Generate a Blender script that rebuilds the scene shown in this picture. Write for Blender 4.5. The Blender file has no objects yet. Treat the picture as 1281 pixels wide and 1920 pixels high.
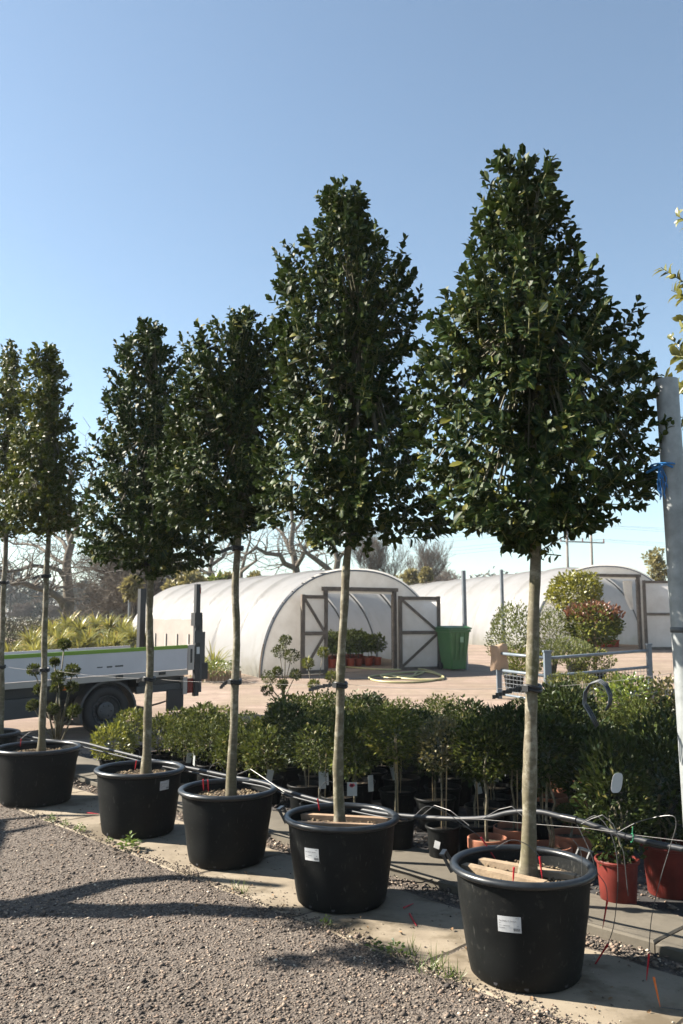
import bpy, math, random
import numpy as np
from mathutils import Vector, Matrix

# ------------------------------------------------------------------ camera, sky, sun, exposure
scene = bpy.context.scene
COL = scene.collection
EYE = 1.70
F_PX = 1600.0                     # focal length in pixels of the 1281 x 1920 photograph
PITCH = math.atan(200.0 / F_PX)

cam_data = bpy.data.cameras.new('camera')
cam_data.sensor_fit = 'VERTICAL'
cam_data.sensor_height = 36.0
cam_data.lens = F_PX / 1920.0 * 36.0
cam_data.clip_start = 0.05
cam_data.clip_end = 3000.0
cam_data.dof.use_dof = True
cam_data.dof.focus_distance = 5.0
cam_data.dof.aperture_fstop = 4.5
cam = bpy.data.objects.new('camera', cam_data)
COL.objects.link(cam)
cam.location = (0, 0, EYE)
cam.rotation_euler = (math.radians(90) + PITCH, 0, 0)
scene.camera = cam

SUN_EL = math.radians(36)
SUN_AZ = math.radians(169)        # direction towards the sun, from +X, counter-clockwise
sun_dir = Vector((math.cos(SUN_EL) * math.cos(SUN_AZ), math.cos(SUN_EL) * math.sin(SUN_AZ), math.sin(SUN_EL)))

world = bpy.data.worlds.new('World')
scene.world = world
world.use_nodes = True
wn = world.node_tree
wn.nodes.clear()
w_out = wn.nodes.new('ShaderNodeOutputWorld')
w_bg = wn.nodes.new('ShaderNodeBackground')
w_sky = wn.nodes.new('ShaderNodeTexSky')
w_sky.sky_type = 'NISHITA'
w_sky.sun_disc = False
w_sky.sun_elevation = SUN_EL
w_sky.sun_rotation = math.atan2(sun_dir.x, sun_dir.y)
w_sky.altitude = 50
w_sky.air_density = 1.0
w_sky.dust_density = 0.5
w_sky.ozone_density = 0.7
w_bg.inputs["Strength"].default_value = 0.051
w_hs = wn.nodes.new('ShaderNodeHueSaturation')
w_hs.inputs['Saturation'].default_value = 0.86
wn.links.new(w_sky.outputs[0], w_hs.inputs['Color'])
w_tint = wn.nodes.new('ShaderNodeMix')
w_tint.data_type = 'RGBA'; w_tint.blend_type = 'MULTIPLY'
w_tint.inputs[0].default_value = 1.0
w_tint.inputs[7].default_value = (0.92, 1.02, 1.03, 1.0)
wn.links.new(w_hs.outputs[0], w_tint.inputs[6])
wn.links.new(w_tint.outputs[2], w_bg.inputs[0])
wn.links.new(w_bg.outputs[0], w_out.inputs[0])

sun_data = bpy.data.lights.new('sun', 'SUN')
sun_data.energy = 5.0
sun_data.angle = math.radians(0.53)
sun_data.color = (1.0, 0.92, 0.80)
sun = bpy.data.objects.new('sun', sun_data)
COL.objects.link(sun)
sun.location = (-20, 0, 20)
sun.rotation_euler = sun_dir.to_track_quat('Z', 'Y').to_euler()

scene.view_settings.view_transform = 'Standard'
scene.view_settings.look = 'None'
scene.view_settings.exposure = 1.96
scene.view_settings.gamma = 1.0
scene.render.film_transparent = False
try:
    scene.cycles.max_bounces = 8
    scene.cycles.transparent_max_bounces = 12
    scene.cycles.use_denoising = True
    scene.cycles.caustics_reflective = False
    scene.cycles.caustics_refractive = False
except Exception:
    pass

random.seed(7)
rng = np.random.default_rng(7)
R = random.uniform

# ------------------------------------------------------------------ where a photograph's ray meets the place
FWD = Vector((0, math.cos(PITCH), math.sin(PITCH)))
UPV = Vector((0, -math.sin(PITCH), math.cos(PITCH)))
CAM = Vector((0, 0, EYE))

def gz(y):
    """height of the ground: level yard, then a gentle rise to the tunnels"""
    k = min(max((y - 9.0) / 19.0, 0.0), 1.0)
    return 0.80 * k

def ray(px, py):
    return Vector((1, 0, 0)) * ((px - 640.5) / F_PX) + UPV * (-(py - 960) / F_PX) + FWD

def at(px, py, y):
    d = ray(px, py)
    return CAM + d * (y / d.y)

def atz(px, py, z):
    d = ray(px, py)
    return CAM + d * ((z - EYE) / d.z)

def gnd(px, py):
    d = ray(px, py)
    z = 0.0
    for _ in range(60):
        p = CAM + d * ((z - EYE) / d.z) if d.z < -1e-6 else CAM + d * 200
        z = 0.5 * z + 0.5 * gz(p.y)
    return Vector((p.x, p.y, gz(p.y)))

ROW0 = Vector((0.88, 4.34, 0))
RU = Vector((-0.685, 0.728, 0)).normalized()        # along the row of potted trees, away from us
RN = Vector((RU.y, -RU.x, 0))                       # across it, towards the planting bed
def st(s, t, z=0.0):
    p = ROW0 + RU * s + RN * t
    return Vector((p.x, p.y, z + gz(p.y)))

def at_t(px, py, t):
    """point of the photograph's ray on the upright plane that runs along the row at offset t"""
    d = ray(px, py)
    k = (t + RN.dot(ROW0) - RN.dot(CAM)) / RN.dot(d)
    return CAM + d * k

# ------------------------------------------------------------------ materials
MATS = {}
def rgb(c):
    return (c[0], c[1], c[2], 1.0)

def new_mat(name):
    m = bpy.data.materials.new(name)
    m.use_nodes = True
    nt = m.node_tree
    nt.nodes.clear()
    out = nt.nodes.new('ShaderNodeOutputMaterial')
    b = nt.nodes.new('ShaderNodeBsdfPrincipled')
    nt.links.new(b.outputs[0], out.inputs[0])
    MATS[name] = m
    return m, nt, b, out

def coords(nt, kind='Object'):
    t = nt.nodes.new('ShaderNodeTexCoord')
    return t.outputs[kind]

def noise(nt, vec, scale, detail=4, rough=0.6, stretch=None):
    if stretch:
        mp = nt.nodes.new('ShaderNodeMapping')
        mp.inputs['Scale'].default_value = stretch
        nt.links.new(vec, mp.inputs['Vector'])
        vec = mp.outputs[0]
    n = nt.nodes.new('ShaderNodeTexNoise')
    n.inputs['Scale'].default_value = scale
    n.inputs['Detail'].default_value = detail
    n.inputs['Roughness'].default_value = rough
    nt.links.new(vec, n.inputs['Vector'])
    return n.outputs['Fac']

def ramp(nt, fac, stops):
    r = nt.nodes.new('ShaderNodeValToRGB')
    e = r.color_ramp.elements
    while len(e) < len(stops):
        e.new(0.5)
    for i, (p, c) in enumerate(stops):
        e[i].position = p
        e[i].color = rgb(c) if not isinstance(c, float) else (c, c, c, 1)
    nt.links.new(fac, r.inputs[0])
    return r.outputs[0]

def mixc(nt, fac, a, b, mode='MIX'):
    m = nt.nodes.new('ShaderNodeMix')
    m.data_type = 'RGBA'
    m.blend_type = mode
    for sock, val in ((m.inputs[0], fac), (m.inputs[6], a), (m.inputs[7], b)):
        if hasattr(val, 'is_output'):
            nt.links.new(val, sock)
        elif isinstance(val, (int, float)):
            sock.default_value = val
        else:
            sock.default_value = rgb(val)
    return m.outputs[2]

def bump(nt, b, h, strength, dist):
    n = nt.nodes.new('ShaderNodeBump')
    n.inputs['Strength'].default_value = strength
    n.inputs['Distance'].default_value = dist
    nt.links.new(h, n.inputs['Height'])
    nt.links.new(n.outputs[0], b.inputs['Normal'])

def simple(name, c, rough=0.6, var=0.25, scale=6.0, metal=0.0, spec=0.5, bmp=0.0, bscale=40.0, c2=None, detail=5):
    """a plain surface with soft uneven colour, for paint, plastic, wood and metal"""
    m, nt, b, out = new_mat(name)
    v = coords(nt)
    n = noise(nt, v, scale, detail)
    lo = tuple(x * (1 - var) for x in c)
    hi = tuple(min(1, x * (1 + var)) for x in c) if c2 is None else c2
    col = ramp(nt, n, [(0.3, lo), (0.7, hi)])
    nt.links.new(col, b.inputs['Base Color'])
    b.inputs['Roughness'].default_value = rough
    b.inputs['Metallic'].default_value = metal
    b.inputs['Specular IOR Level'].default_value = spec
    if bmp:
        bump(nt, b, noise(nt, v, bscale, 4), bmp, 0.01)
    return m

def leaf_mat(name, dark, light, back, rough=0.32, rib=None, trans=0.18, spec=0.5, yellow=None, yfrac=0.0):
    m, nt, b, out = new_mat(name)
    geo = nt.nodes.new('ShaderNodeNewGeometry')
    col = ramp(nt, geo.outputs['Random Per Island'], [(0.0, dark), (0.75, tuple((a + c) / 2 for a, c in zip(dark, light))), (1.0, light)])
    if yellow:
        k = nt.nodes.new('ShaderNodeMath'); k.operation = 'FRACT'
        k0 = nt.nodes.new('ShaderNodeMath'); k0.operation = 'MULTIPLY'; k0.inputs[1].default_value = 17.31
        nt.links.new(geo.outputs['Random Per Island'], k0.inputs[0]); nt.links.new(k0.outputs[0], k.inputs[0])
        c = nt.nodes.new('ShaderNodeMath'); c.operation = 'LESS_THAN'; c.inputs[1].default_value = yfrac
        nt.links.new(k.outputs[0], c.inputs[0])
        col = mixc(nt, c.outputs[0], col, yellow)
    if rib:
        uv = nt.nodes.new('ShaderNodeTexCoord')
        sep = nt.nodes.new('ShaderNodeSeparateXYZ')
        nt.links.new(uv.outputs['UV'], sep.inputs[0])
        d = nt.nodes.new('ShaderNodeMath'); d.operation = 'SUBTRACT'; d.inputs[1].default_value = 0.5
        nt.links.new(sep.outputs[0], d.inputs[0])
        a = nt.nodes.new('ShaderNodeMath'); a.operation = 'ABSOLUTE'
        nt.links.new(d.outputs[0], a.inputs[0])
        f = ramp(nt, a.outputs[0], [(0.03, (0.75,) * 3), (0.09, (0.0,) * 3)])
        col = mixc(nt, f, col, rib)
    col = mixc(nt, geo.outputs['Backfacing'], col, back)
    nt.links.new(col, b.inputs['Base Color'])
    b.inputs['Roughness'].default_value = rough
    b.inputs['Specular IOR Level'].default_value = spec
    tr = nt.nodes.new('ShaderNodeBsdfTranslucent')
    t2 = mixc(nt, 0.5, col, tuple(min(1, x * 1.6) for x in light))
    nt.links.new(t2, tr.inputs[0])
    mx = nt.nodes.new('ShaderNodeMixShader')
    mx.inputs[0].default_value = trans
    nt.links.new(b.outputs[0], mx.inputs[1])
    nt.links.new(tr.outputs[0], mx.inputs[2])
    nt.links.new(mx.outputs[0], out.inputs[0])
    return m

leaf_mat('holly_leaf', (0.009, 0.026, 0.010), (0.046, 0.080, 0.016), (0.060, 0.085, 0.024), rough=0.52, spec=0.13, rib=(0.12, 0.13, 0.03), trans=0.10, yellow=(0.15, 0.145, 0.025), yfrac=0.06)
leaf_mat('holly_leaf_warm', (0.022, 0.046, 0.008), (0.110, 0.130, 0.020), (0.12, 0.14, 0.03), rough=0.46, spec=0.18, rib=(0.15, 0.15, 0.04), trans=0.16, yellow=(0.20, 0.17, 0.03), yfrac=0.10)
leaf_mat('golden_leaf', (0.07, 0.09, 0.015), (0.22, 0.21, 0.04), (0.24, 0.23, 0.07), rough=0.4, rib=(0.28, 0.26, 0.10), trans=0.25)
leaf_mat('box_leaf', (0.036, 0.060, 0.010), (0.26, 0.28, 0.042), (0.075, 0.085, 0.025), rough=0.5, spec=0.14, trans=0.22, yellow=(0.34, 0.29, 0.06), yfrac=0.14)
leaf_mat('box_leaf_dark', (0.025, 0.045, 0.009), (0.150, 0.175, 0.030), (0.055, 0.065, 0.022), rough=0.5, spec=0.14, trans=0.20, yellow=(0.17, 0.15, 0.04), yfrac=0.10)
leaf_mat('lime_leaf', (0.11, 0.135, 0.016), (0.36, 0.36, 0.045), (0.26, 0.26, 0.06), rough=0.38, trans=0.22, yellow=(0.30, 0.28, 0.06), yfrac=0.10)
leaf_mat('straw_leaf', (0.05, 0.06, 0.018), (0.20, 0.17, 0.055), (0.15, 0.14, 0.06), rough=0.42, trans=0.2, yellow=(0.30, 0.24, 0.09), yfrac=0.25)
leaf_mat('shrub_dark_leaf', (0.012, 0.028, 0.008), (0.075, 0.100, 0.019), (0.045, 0.058, 0.022), rough=0.45, spec=0.16, trans=0.14, yellow=(0.12, 0.11, 0.03), yfrac=0.06)
leaf_mat('silver_leaf', (0.06, 0.085, 0.020), (0.22, 0.235, 0.065), (0.17, 0.19, 0.07), rough=0.55, spec=0.15, trans=0.25)
leaf_mat('red_leaf', (0.10, 0.055, 0.022), (0.30, 0.10, 0.05), (0.22, 0.10, 0.05), rough=0.38, trans=0.2)
leaf_mat('yellow_ball_leaf', (0.10, 0.11, 0.010), (0.32, 0.30, 0.025), (0.24, 0.23, 0.04), rough=0.4, trans=0.25)
leaf_mat('palm_leaf', (0.12, 0.14, 0.020), (0.36, 0.34, 0.06), (0.30, 0.28, 0.09), rough=0.42, trans=0.28, yellow=(0.55, 0.36, 0.05), yfrac=0.12)
leaf_mat('camellia_leaf', (0.055, 0.10, 0.014), (0.28, 0.33, 0.045), (0.12, 0.15, 0.05), rough=0.3, trans=0.2)
leaf_mat('bamboo_leaf', (0.12, 0.11, 0.03), (0.36, 0.30, 0.10), (0.28, 0.25, 0.10), rough=0.5, trans=0.25)
leaf_mat('pine_leaf', (0.022, 0.040, 0.026), (0.060, 0.080, 0.050), (0.05, 0.06, 0.045), rough=0.6, trans=0.05)
leaf_mat('hedge_leaf', (0.05, 0.045, 0.022), (0.13, 0.11, 0.05), (0.10, 0.09, 0.05), rough=0.6, trans=0.1)
leaf_mat('weed_leaf', (0.06, 0.11, 0.015), (0.17, 0.24, 0.04), (0.14, 0.19, 0.05), rough=0.45, trans=0.3)

simple('shoot', (0.19, 0.19, 0.05), 0.55, 0.35, 20)
simple('branch', (0.11, 0.10, 0.055), 0.7, 0.3, 20)
simple('oak_bark', (0.12, 0.097, 0.070), 0.9, 0.4, 5)
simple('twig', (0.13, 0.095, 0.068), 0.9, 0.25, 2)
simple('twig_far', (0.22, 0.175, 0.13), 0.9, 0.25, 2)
simple('cane', (0.42, 0.31, 0.17), 0.6, 0.3, 15)
simple('timber_pale', (0.357, 0.264, 0.170), 0.75, 0.22, 18, bmp=0.3, bscale=60)
simple('timber_brown', (0.36, 0.24, 0.15), 0.75, 0.25, 18, bmp=0.3, bscale=60)
simple('timber_grey', (0.15, 0.12, 0.095), 0.85, 0.35, 7, bmp=0.35, bscale=50)
simple('galvanised', (0.31, 0.33, 0.335), 0.55, 0.25, 14, metal=0.25, bmp=0.06, bscale=60, detail=8)
simple('galvanised_far', (0.22, 0.24, 0.26), 0.5, 0.15, 9, metal=0.5)
simple('blue_grey_paint', (0.17, 0.21, 0.25), 0.5, 0.15, 8, metal=0.2)
simple('steel_dark', (0.10, 0.105, 0.11), 0.5, 0.2, 8, metal=0.4)
simple('black_rubber', (0.012, 0.013, 0.015), 0.5, 0.3, 30)
simple('pipe_black', (0.024, 0.027, 0.032), 0.5, 0.3, 25, spec=0.3)
simple('pipe_joint', (0.012, 0.012, 0.013), 0.3, 0.2, 25)
simple('thin_tube', (0.075, 0.075, 0.075), 0.4, 0.2, 25)
simple('wire', (0.10, 0.095, 0.09), 0.6, 0.2, 25, metal=0.2)
simple('red_plastic', (0.56, 0.016, 0.030), 0.38, 0.2, 25)
simple('orange_plastic', (0.65, 0.16, 0.03), 0.4, 0.2, 25)
simple('terracotta', (0.342, 0.128, 0.068), 0.75, 0.22, 8, bmp=0.1, bscale=80)
simple('red_pot', (0.165, 0.026, 0.019), 0.6, 0.35, 9, spec=0.25)
simple('orange_pot', (0.50, 0.075, 0.028), 0.5, 0.15, 8)
simple('white_tag', (0.663, 0.671, 0.680), 0.45, 0.05, 8)
simple('grey_tag', (0.36, 0.38, 0.38), 0.45, 0.3, 12)
simple('ink', (0.03, 0.03, 0.035), 0.6, 0.1, 8)
simple('pink_flower', (0.62, 0.05, 0.10), 0.5, 0.2, 8)
simple('blue_twine', (0.015, 0.19, 0.52), 0.6, 0.25, 40)
simple('lift_panel', (0.36, 0.315, 0.28), 0.5, 0.12, 4)
simple('dry_leaf', (0.22, 0.13, 0.06), 0.8, 0.4, 30)
simple('blue_band', (0.012, 0.022, 0.034), 0.45, 0.3, 30)
simple('green_tie', (0.03, 0.20, 0.10), 0.5, 0.2, 30)
simple('bin_green', (0.055, 0.177, 0.051), 0.42, 0.12, 4)
simple('bin_green_dark', (0.039, 0.143, 0.046), 0.42, 0.12, 4)
simple('hose', (0.528, 0.480, 0.240), 0.45, 0.15, 6)
simple('truck_panel', (0.70, 0.68, 0.72), 0.4, 0.06, 3)
simple('truck_green', (0.20, 0.36, 0.012), 0.4, 0.08, 3)
simple('truck_white', (0.500, 0.450, 0.410), 0.45, 0.08, 3)
simple('truck_grey', (0.06, 0.063, 0.065), 0.6, 0.2, 3)
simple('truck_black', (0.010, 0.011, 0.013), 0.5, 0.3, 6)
simple('tyre', (0.022, 0.022, 0.023), 0.75, 0.3, 12)
simple('wheel_grey', (0.09, 0.095, 0.10), 0.5, 0.25, 12, metal=0.3)
simple('red_lens', (0.22, 0.008, 0.008), 0.15, 0.1, 8)
simple('orange_lens', (0.75, 0.16, 0.02), 0.2, 0.1, 8)
simple('sack', (0.496, 0.336, 0.216), 0.8, 0.15, 6, bmp=0.3, bscale=25)
simple('trunk_green_pole', (0.11, 0.10, 0.09), 0.85, 0.2, 4)
simple('brown_pole', (0.23, 0.19, 0.16), 0.85, 0.2, 4)

def build_materials():
    # black nursery pot: scuffed, dusty towards nothing in particular
    m, nt, b, out = new_mat('pot_black')
    v = coords(nt)
    n = noise(nt, v, 5, 6)
    n2 = noise(nt, v, 26, 6, 0.7)
    c = ramp(nt, n, [(0.35, (0.008, 0.009, 0.0092)), (0.62, (0.013, 0.0142, 0.014)), (0.80, (0.030, 0.029, 0.025))])
    c = mixc(nt, ramp(nt, n2, [(0.58, (0.0,) * 3), (0.74, (0.5,) * 3)]), c, (0.085, 0.082, 0.070))
    s3 = noise(nt, v, 60, 3, 0.5, (1, 1, 0.18))
    c = mixc(nt, ramp(nt, s3, [(0.66, (0.0,) * 3), (0.70, (0.45,) * 3)]), c, (0.10, 0.10, 0.09))
    nt.links.new(c, b.inputs['Base Color'])
    nt.links.new(ramp(nt, n2, [(0.3, (0.46,) * 3), (0.7, (0.66,) * 3)]), b.inputs['Roughness'])
    b.inputs['Specular IOR Level'].default_value = 0.10
    bump(nt, b, noise(nt, v, 120, 3), 0.08, 0.004)

    m, nt, b, out = new_mat('pot_rim')
    v = coords(nt)
    n = noise(nt, v, 22, 6)
    c = ramp(nt, n, [(0.35, (0.010, 0.013, 0.017)), (0.75, (0.028, 0.032, 0.036))])
    nt.links.new(c, b.inputs['Base Color'])
    b.inputs['Roughness'].default_value = 0.36
    bump(nt, b, noise(nt, v, 90, 3), 0.1, 0.004)

    # smooth grey-olive bark with faint rings and green bloom
    m, nt, b, out = new_mat('holly_bark')
    v = coords(nt)
    n = noise(nt, v, 6, 5, 0.6)
    rings = noise(nt, v, 11, 7, 0.75, (1.4, 1.4, 3.2))
    c = ramp(nt, rings, [(0.28, (0.068, 0.054, 0.031)), (0.5, (0.135, 0.112, 0.068)), (0.75, (0.228, 0.197, 0.135))])
    c = mixc(nt, ramp(nt, n, [(0.45, (0.0,) * 3), (0.68, (0.65,) * 3)]), c, (0.085, 0.082, 0.020))
    mott = noise(nt, v, 16, 6, 0.7)
    c = mixc(nt, ramp(nt, mott, [(0.50, (0.0,) * 3), (0.62, (0.65,) * 3)]), c, (0.36, 0.33, 0.25))
    lent = noise(nt, v, 70, 2, 0.5, (1, 1, 2.5))
    c = mixc(nt, ramp(nt, lent, [(0.66, (0.0,) * 3), (0.73, (0.6,) * 3)]), c, (0.10, 0.085, 0.06))
    nt.links.new(c, b.inputs['Base Color'])
    b.inputs['Roughness'].default_value = 0.75
    bump(nt, b, rings, 0.35, 0.006)

    # ground: crushed stone, pinkish and trodden towards the tunnels
    m, nt, b, out = new_mat('yard_gravel')
    v = coords(nt)
    vo = nt.nodes.new('ShaderNodeTexVoronoi')
    vo.inputs['Scale'].default_value = 75
    nt.links.new(v, vo.inputs['Vector'])
    stones = ramp(nt, vo.outputs['Color'], [(0.1, (0.072, 0.061, 0.053)), (0.5, (0.145, 0.121, 0.102)), (0.9, (0.246, 0.208, 0.174))])
    fine = noise(nt, v, 160, 5, 0.7)
    stones = mixc(nt, ramp(nt, fine, [(0.35, (0.0,) * 3), (0.7, (0.6,) * 3)]), stones, (0.12, 0.10, 0.085))
    big = noise(nt, v, 0.7, 5)
    track = ramp(nt, noise(nt, v, 3.0, 8, 0.75), [(0.3, (0.291, 0.215, 0.172)), (0.7, (0.440, 0.339, 0.274))])
    patch = ramp(nt, big, [(0.44, (0.0,) * 3), (0.56, (1.0,) * 3)])
    track = mixc(nt, mixc(nt, 0.25, (0, 0, 0), patch), track, (0.17, 0.16, 0.08))
    ruts = noise(nt, v, 1.4, 6, 0.65, (0.10, 1.6, 1.0))
    track = mixc(nt, ramp(nt, ruts, [(0.46, (0.0,) * 3), (0.60, (0.7,) * 3)]), track, (0.25, 0.185, 0.145))
    sep = nt.nodes.new('ShaderNodeSeparateXYZ')
    nt.links.new(v, sep.inputs[0])
    k = nt.nodes.new('ShaderNodeMapRange')
    k.inputs['From Min'].default_value = 9.0; k.inputs['From Max'].default_value = 10.2
    nt.links.new(sep.outputs[1], k.inputs['Value'])
    c = mixc(nt, k.outputs[0], stones, track)
    k2 = nt.nodes.new('ShaderNodeMapRange')
    k2.inputs['From Min'].default_value = 36.0; k2.inputs['From Max'].default_value = 44.0
    nt.links.new(sep.outputs[1], k2.inputs['Value'])
    c = mixc(nt, k2.outputs[0], c, (0.10, 0.12, 0.045))
    nt.links.new(c, b.inputs['Base Color'])
    b.inputs['Roughness'].default_value = 0.95
    b.inputs['Specular IOR Level'].default_value = 0.2
    bump(nt, b, vo.outputs['Distance'], 0.6, 0.012)

    m, nt, b, out = new_mat('gravel_stone')
    geo = nt.nodes.new('ShaderNodeNewGeometry')
    c = ramp(nt, geo.outputs['Random Per Island'], [(0.0, (0.051, 0.044, 0.043)), (0.35, (0.123, 0.102, 0.087)), (0.6, (0.187, 0.151, 0.126)), (0.85, (0.255, 0.191, 0.153)), (0.94, (0.357, 0.297, 0.242)), (1.0, (0.561, 0.510, 0.442))])
    nt.links.new(c, b.inputs['Base Color'])
    b.inputs['Roughness'].default_value = 0.85
    b.inputs['Specular IOR Level'].default_value = 0.3
    worn = noise(nt, coords(nt), 1.1, 5, 0.6)
    lk = b.inputs['Base Color'].links[0].from_socket
    nt.links.new(mixc(nt, 1.0, lk, ramp(nt, worn, [(0.34, (0.84, 0.80, 0.74)), (0.52, (1.13, 1.10, 1.04)), (0.68, (1.42, 1.36, 1.25))]), 'MULTIPLY'), b.inputs['Base Color'])

    # old concrete slabs
    m, nt, b, out = new_mat('concrete')
    v = coords(nt)
    n = noise(nt, v, 2.2, 8, 0.65)
    c = ramp(nt, n, [(0.25, (0.168, 0.134, 0.092)), (0.5, (0.286, 0.235, 0.168)), (0.75, (0.361, 0.307, 0.231))])
    st_ = noise(nt, v, 1.9, 7, 0.62)
    c = mixc(nt, ramp(nt, st_, [(0.50, (0.0,) * 3), (0.60, (0.8,) * 3)]), c, (0.11, 0.082, 0.045))
    sp = noise(nt, v, 55, 3, 0.6)
    c = mixc(nt, ramp(nt, sp, [(0.64, (0.0,) * 3), (0.72, (0.7,) * 3)]), c, (0.12, 0.10, 0.085))
    nt.links.new(c, b.inputs['Base Color'])
    b.inputs['Roughness'].default_value = 0.85
    bump(nt, b, noise(nt, v, 35, 6, 0.7), 0.25, 0.006)

    m, nt, b, out = new_mat('concrete_grey')
    v = coords(nt)
    n = noise(nt, v, 3, 8, 0.65)
    c = ramp(nt, n, [(0.25, (0.085, 0.074, 0.055)), (0.75, (0.177, 0.154, 0.118))])
    sp = noise(nt, v, 50, 3, 0.6)
    c = mixc(nt, ramp(nt, sp, [(0.62, (0.0,) * 3), (0.7, (0.7,) * 3)]), c, (0.09, 0.08, 0.07))
    nt.links.new(c, b.inputs['Base Color'])
    b.inputs['Roughness'].default_value = 0.85
    bump(nt, b, noise(nt, v, 35, 6, 0.7), 0.3, 0.006)

    m, nt, b, out = new_mat('membrane')
    v = coords(nt)
    n = noise(nt, v, 9, 7, 0.7)
    c = ramp(nt, n, [(0.35, (0.016, 0.016, 0.017)), (0.55, (0.045, 0.042, 0.040)), (0.75, (0.20, 0.175, 0.155))])
    nt.links.new(c, b.inputs['Base Color'])
    b.inputs['Roughness'].default_value = 0.8
    bump(nt, b, n, 0.5, 0.02)

    m, nt, b, out = new_mat('soil')
    v = coords(nt)
    n = noise(nt, v, 55, 5, 0.75)
    c = ramp(nt, n, [(0.3, (0.028, 0.02, 0.013)), (0.55, (0.10, 0.072, 0.042)), (0.72, (0.30, 0.225, 0.13))])
    nt.links.new(c, b.inputs['Base Color'])
    b.inputs['Roughness'].default_value = 0.95
    bump(nt, b, n, 1.0, 0.02)

    m, nt, b, out = new_mat('bark_chip')
    geo = nt.nodes.new('ShaderNodeNewGeometry')
    c = ramp(nt, geo.outputs['Random Per Island'], [(0.0, (0.05, 0.033, 0.02)), (0.6, (0.20, 0.14, 0.075)), (1.0, (0.42, 0.33, 0.20))])
    nt.links.new(c, b.inputs['Base Color'])
    b.inputs['Roughness'].default_value = 0.9

    # polythene: white, lets light through
    m, nt, b, out = new_mat('polythene')
    v = coords(nt)
    n = noise(nt, v, 1.2, 6, 0.6)
    c = ramp(nt, n, [(0.3, (0.52, 0.515, 0.515)), (0.7, (0.63, 0.63, 0.64))])
    # splash-line of algae and dust along the foot of the sheet, and faint runs down it
    sepz = nt.nodes.new('ShaderNodeSeparateXYZ')
    nt.links.new(v, sepz.inputs[0])
    ad = nt.nodes.new('ShaderNodeMath'); ad.operation = 'ADD'
    nt.links.new(sepz.outputs[2], ad.inputs[0]); nt.links.new(noise(nt, v, 2.5, 6, 0.7), ad.inputs[1])
    c = mixc(nt, ramp(nt, ad.outputs[0], [(0.62, (0.55,) * 3), (0.95, (0.0,) * 3)]), c, (0.30, 0.29, 0.20))
    runs = noise(nt, v, 5, 5, 0.6, (1, 1, 0.12))
    c = mixc(nt, ramp(nt, runs, [(0.52, (0.0,) * 3), (0.68, (0.30,) * 3)]), c, (0.40, 0.39, 0.34))
    bump(nt, b, noise(nt, v, 6, 4, 0.55, (1, 1, 0.3)), 0.5, 0.03)
    nt.links.new(c, b.inputs['Base Color'])
    b.inputs['Roughness'].default_value = 0.42
    tr = nt.nodes.new('ShaderNodeBsdfTranslucent')
    nt.links.new(mixc(nt, 0.5, c, (0.80, 0.76, 0.68)), tr.inputs[0])
    mx = nt.nodes.new('ShaderNodeMixShader')
    mx.inputs[0].default_value = 0.58
    nt.links.new(b.outputs[0], mx.inputs[1]); nt.links.new(tr.outputs[0], mx.inputs[2])
    nt.links.new(mx.outputs[0], out.inputs[0])

    m, nt, b, out = new_mat('polythene_dirty')
    v = coords(nt)
    n = noise(nt, v, 2.0, 7, 0.65)
    c = ramp(nt, n, [(0.3, (0.66, 0.63, 0.59)), (0.7, (0.84, 0.82, 0.79))])
    nt.links.new(c, b.inputs['Base Color'])
    b.inputs['Roughness'].default_value = 0.5
    tr = nt.nodes.new('ShaderNodeBsdfTranslucent')
    nt.links.new(c, tr.inputs[0])
    mx = nt.nodes.new('ShaderNodeMixShader')
    mx.inputs[0].default_value = 0.55
    nt.links.new(b.outputs[0], mx.inputs[1]); nt.links.new(tr.outputs[0], mx.inputs[2])
    nt.links.new(mx.outputs[0], out.inputs[0])

    # clear plastic plant label
    m, nt, b, out = new_mat('clear_tag')
    b.inputs['Base Color'].default_value = (0.45, 0.48, 0.48, 1)
    b.inputs['Roughness'].default_value = 0.25
    b.inputs['Alpha'].default_value = 0.55
build_materials()
M = MATS
def tone(k):
    """one common reflectance scale for every surface"""
    for m in MATS.values():
        if m.name.startswith('polythene_dirty'): continue
        nt = m.node_tree
        for nd in list(nt.nodes):
            key = {'BSDF_PRINCIPLED': 'Base Color', 'BSDF_TRANSLUCENT': 'Color'}.get(nd.type)
            if key and nd.inputs[key].is_linked:
                src = nd.inputs[key].links[0].from_socket
                nt.links.new(mixc(nt, 1.0, src, (k, k, k), 'MULTIPLY'), nd.inputs[key])

# ------------------------------------------------------------------ mesh builders
def np_mesh(name, v, tris, uv=None, smooth=False):
    me = bpy.data.meshes.new(name)
    v = np.asarray(v, dtype=np.float32); tris = np.asarray(tris, dtype=np.int32)
    me.vertices.add(len(v)); me.vertices.foreach_set('co', v.ravel())
    me.loops.add(tris.size); me.loops.foreach_set('vertex_index', tris.ravel())
    k = tris.shape[1]
    me.polygons.add(len(tris))
    me.polygons.foreach_set('loop_start', np.arange(0, tris.size, k, dtype=np.int32))
    me.polygons.foreach_set('loop_total', np.full(len(tris), k, dtype=np.int32))
    if smooth:
        me.polygons.foreach_set('use_smooth', np.ones(len(tris), dtype=bool))
    if uv is not None:
        l = me.uv_layers.new(name='UVMap')
        l.data.foreach_set('uv', np.asarray(uv, dtype=np.float32)[tris.ravel()].ravel())
    me.update(calc_edges=True)
    return me

def chain_offset(p):
    o = Vector((0, 0, 0))
    while p is not None:
        o = o + p.location
        p = p.parent
    return o

def link_mesh(name, me, mat, parent=None, loc=(0, 0, 0)):
    o = bpy.data.objects.new(name, me)
    if mat is not None and len(me.materials) == 0:
        me.materials.append(mat if not isinstance(mat, str) else M[mat])
    COL.objects.link(o)
    o.parent = parent
    o.location = loc
    return o

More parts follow.
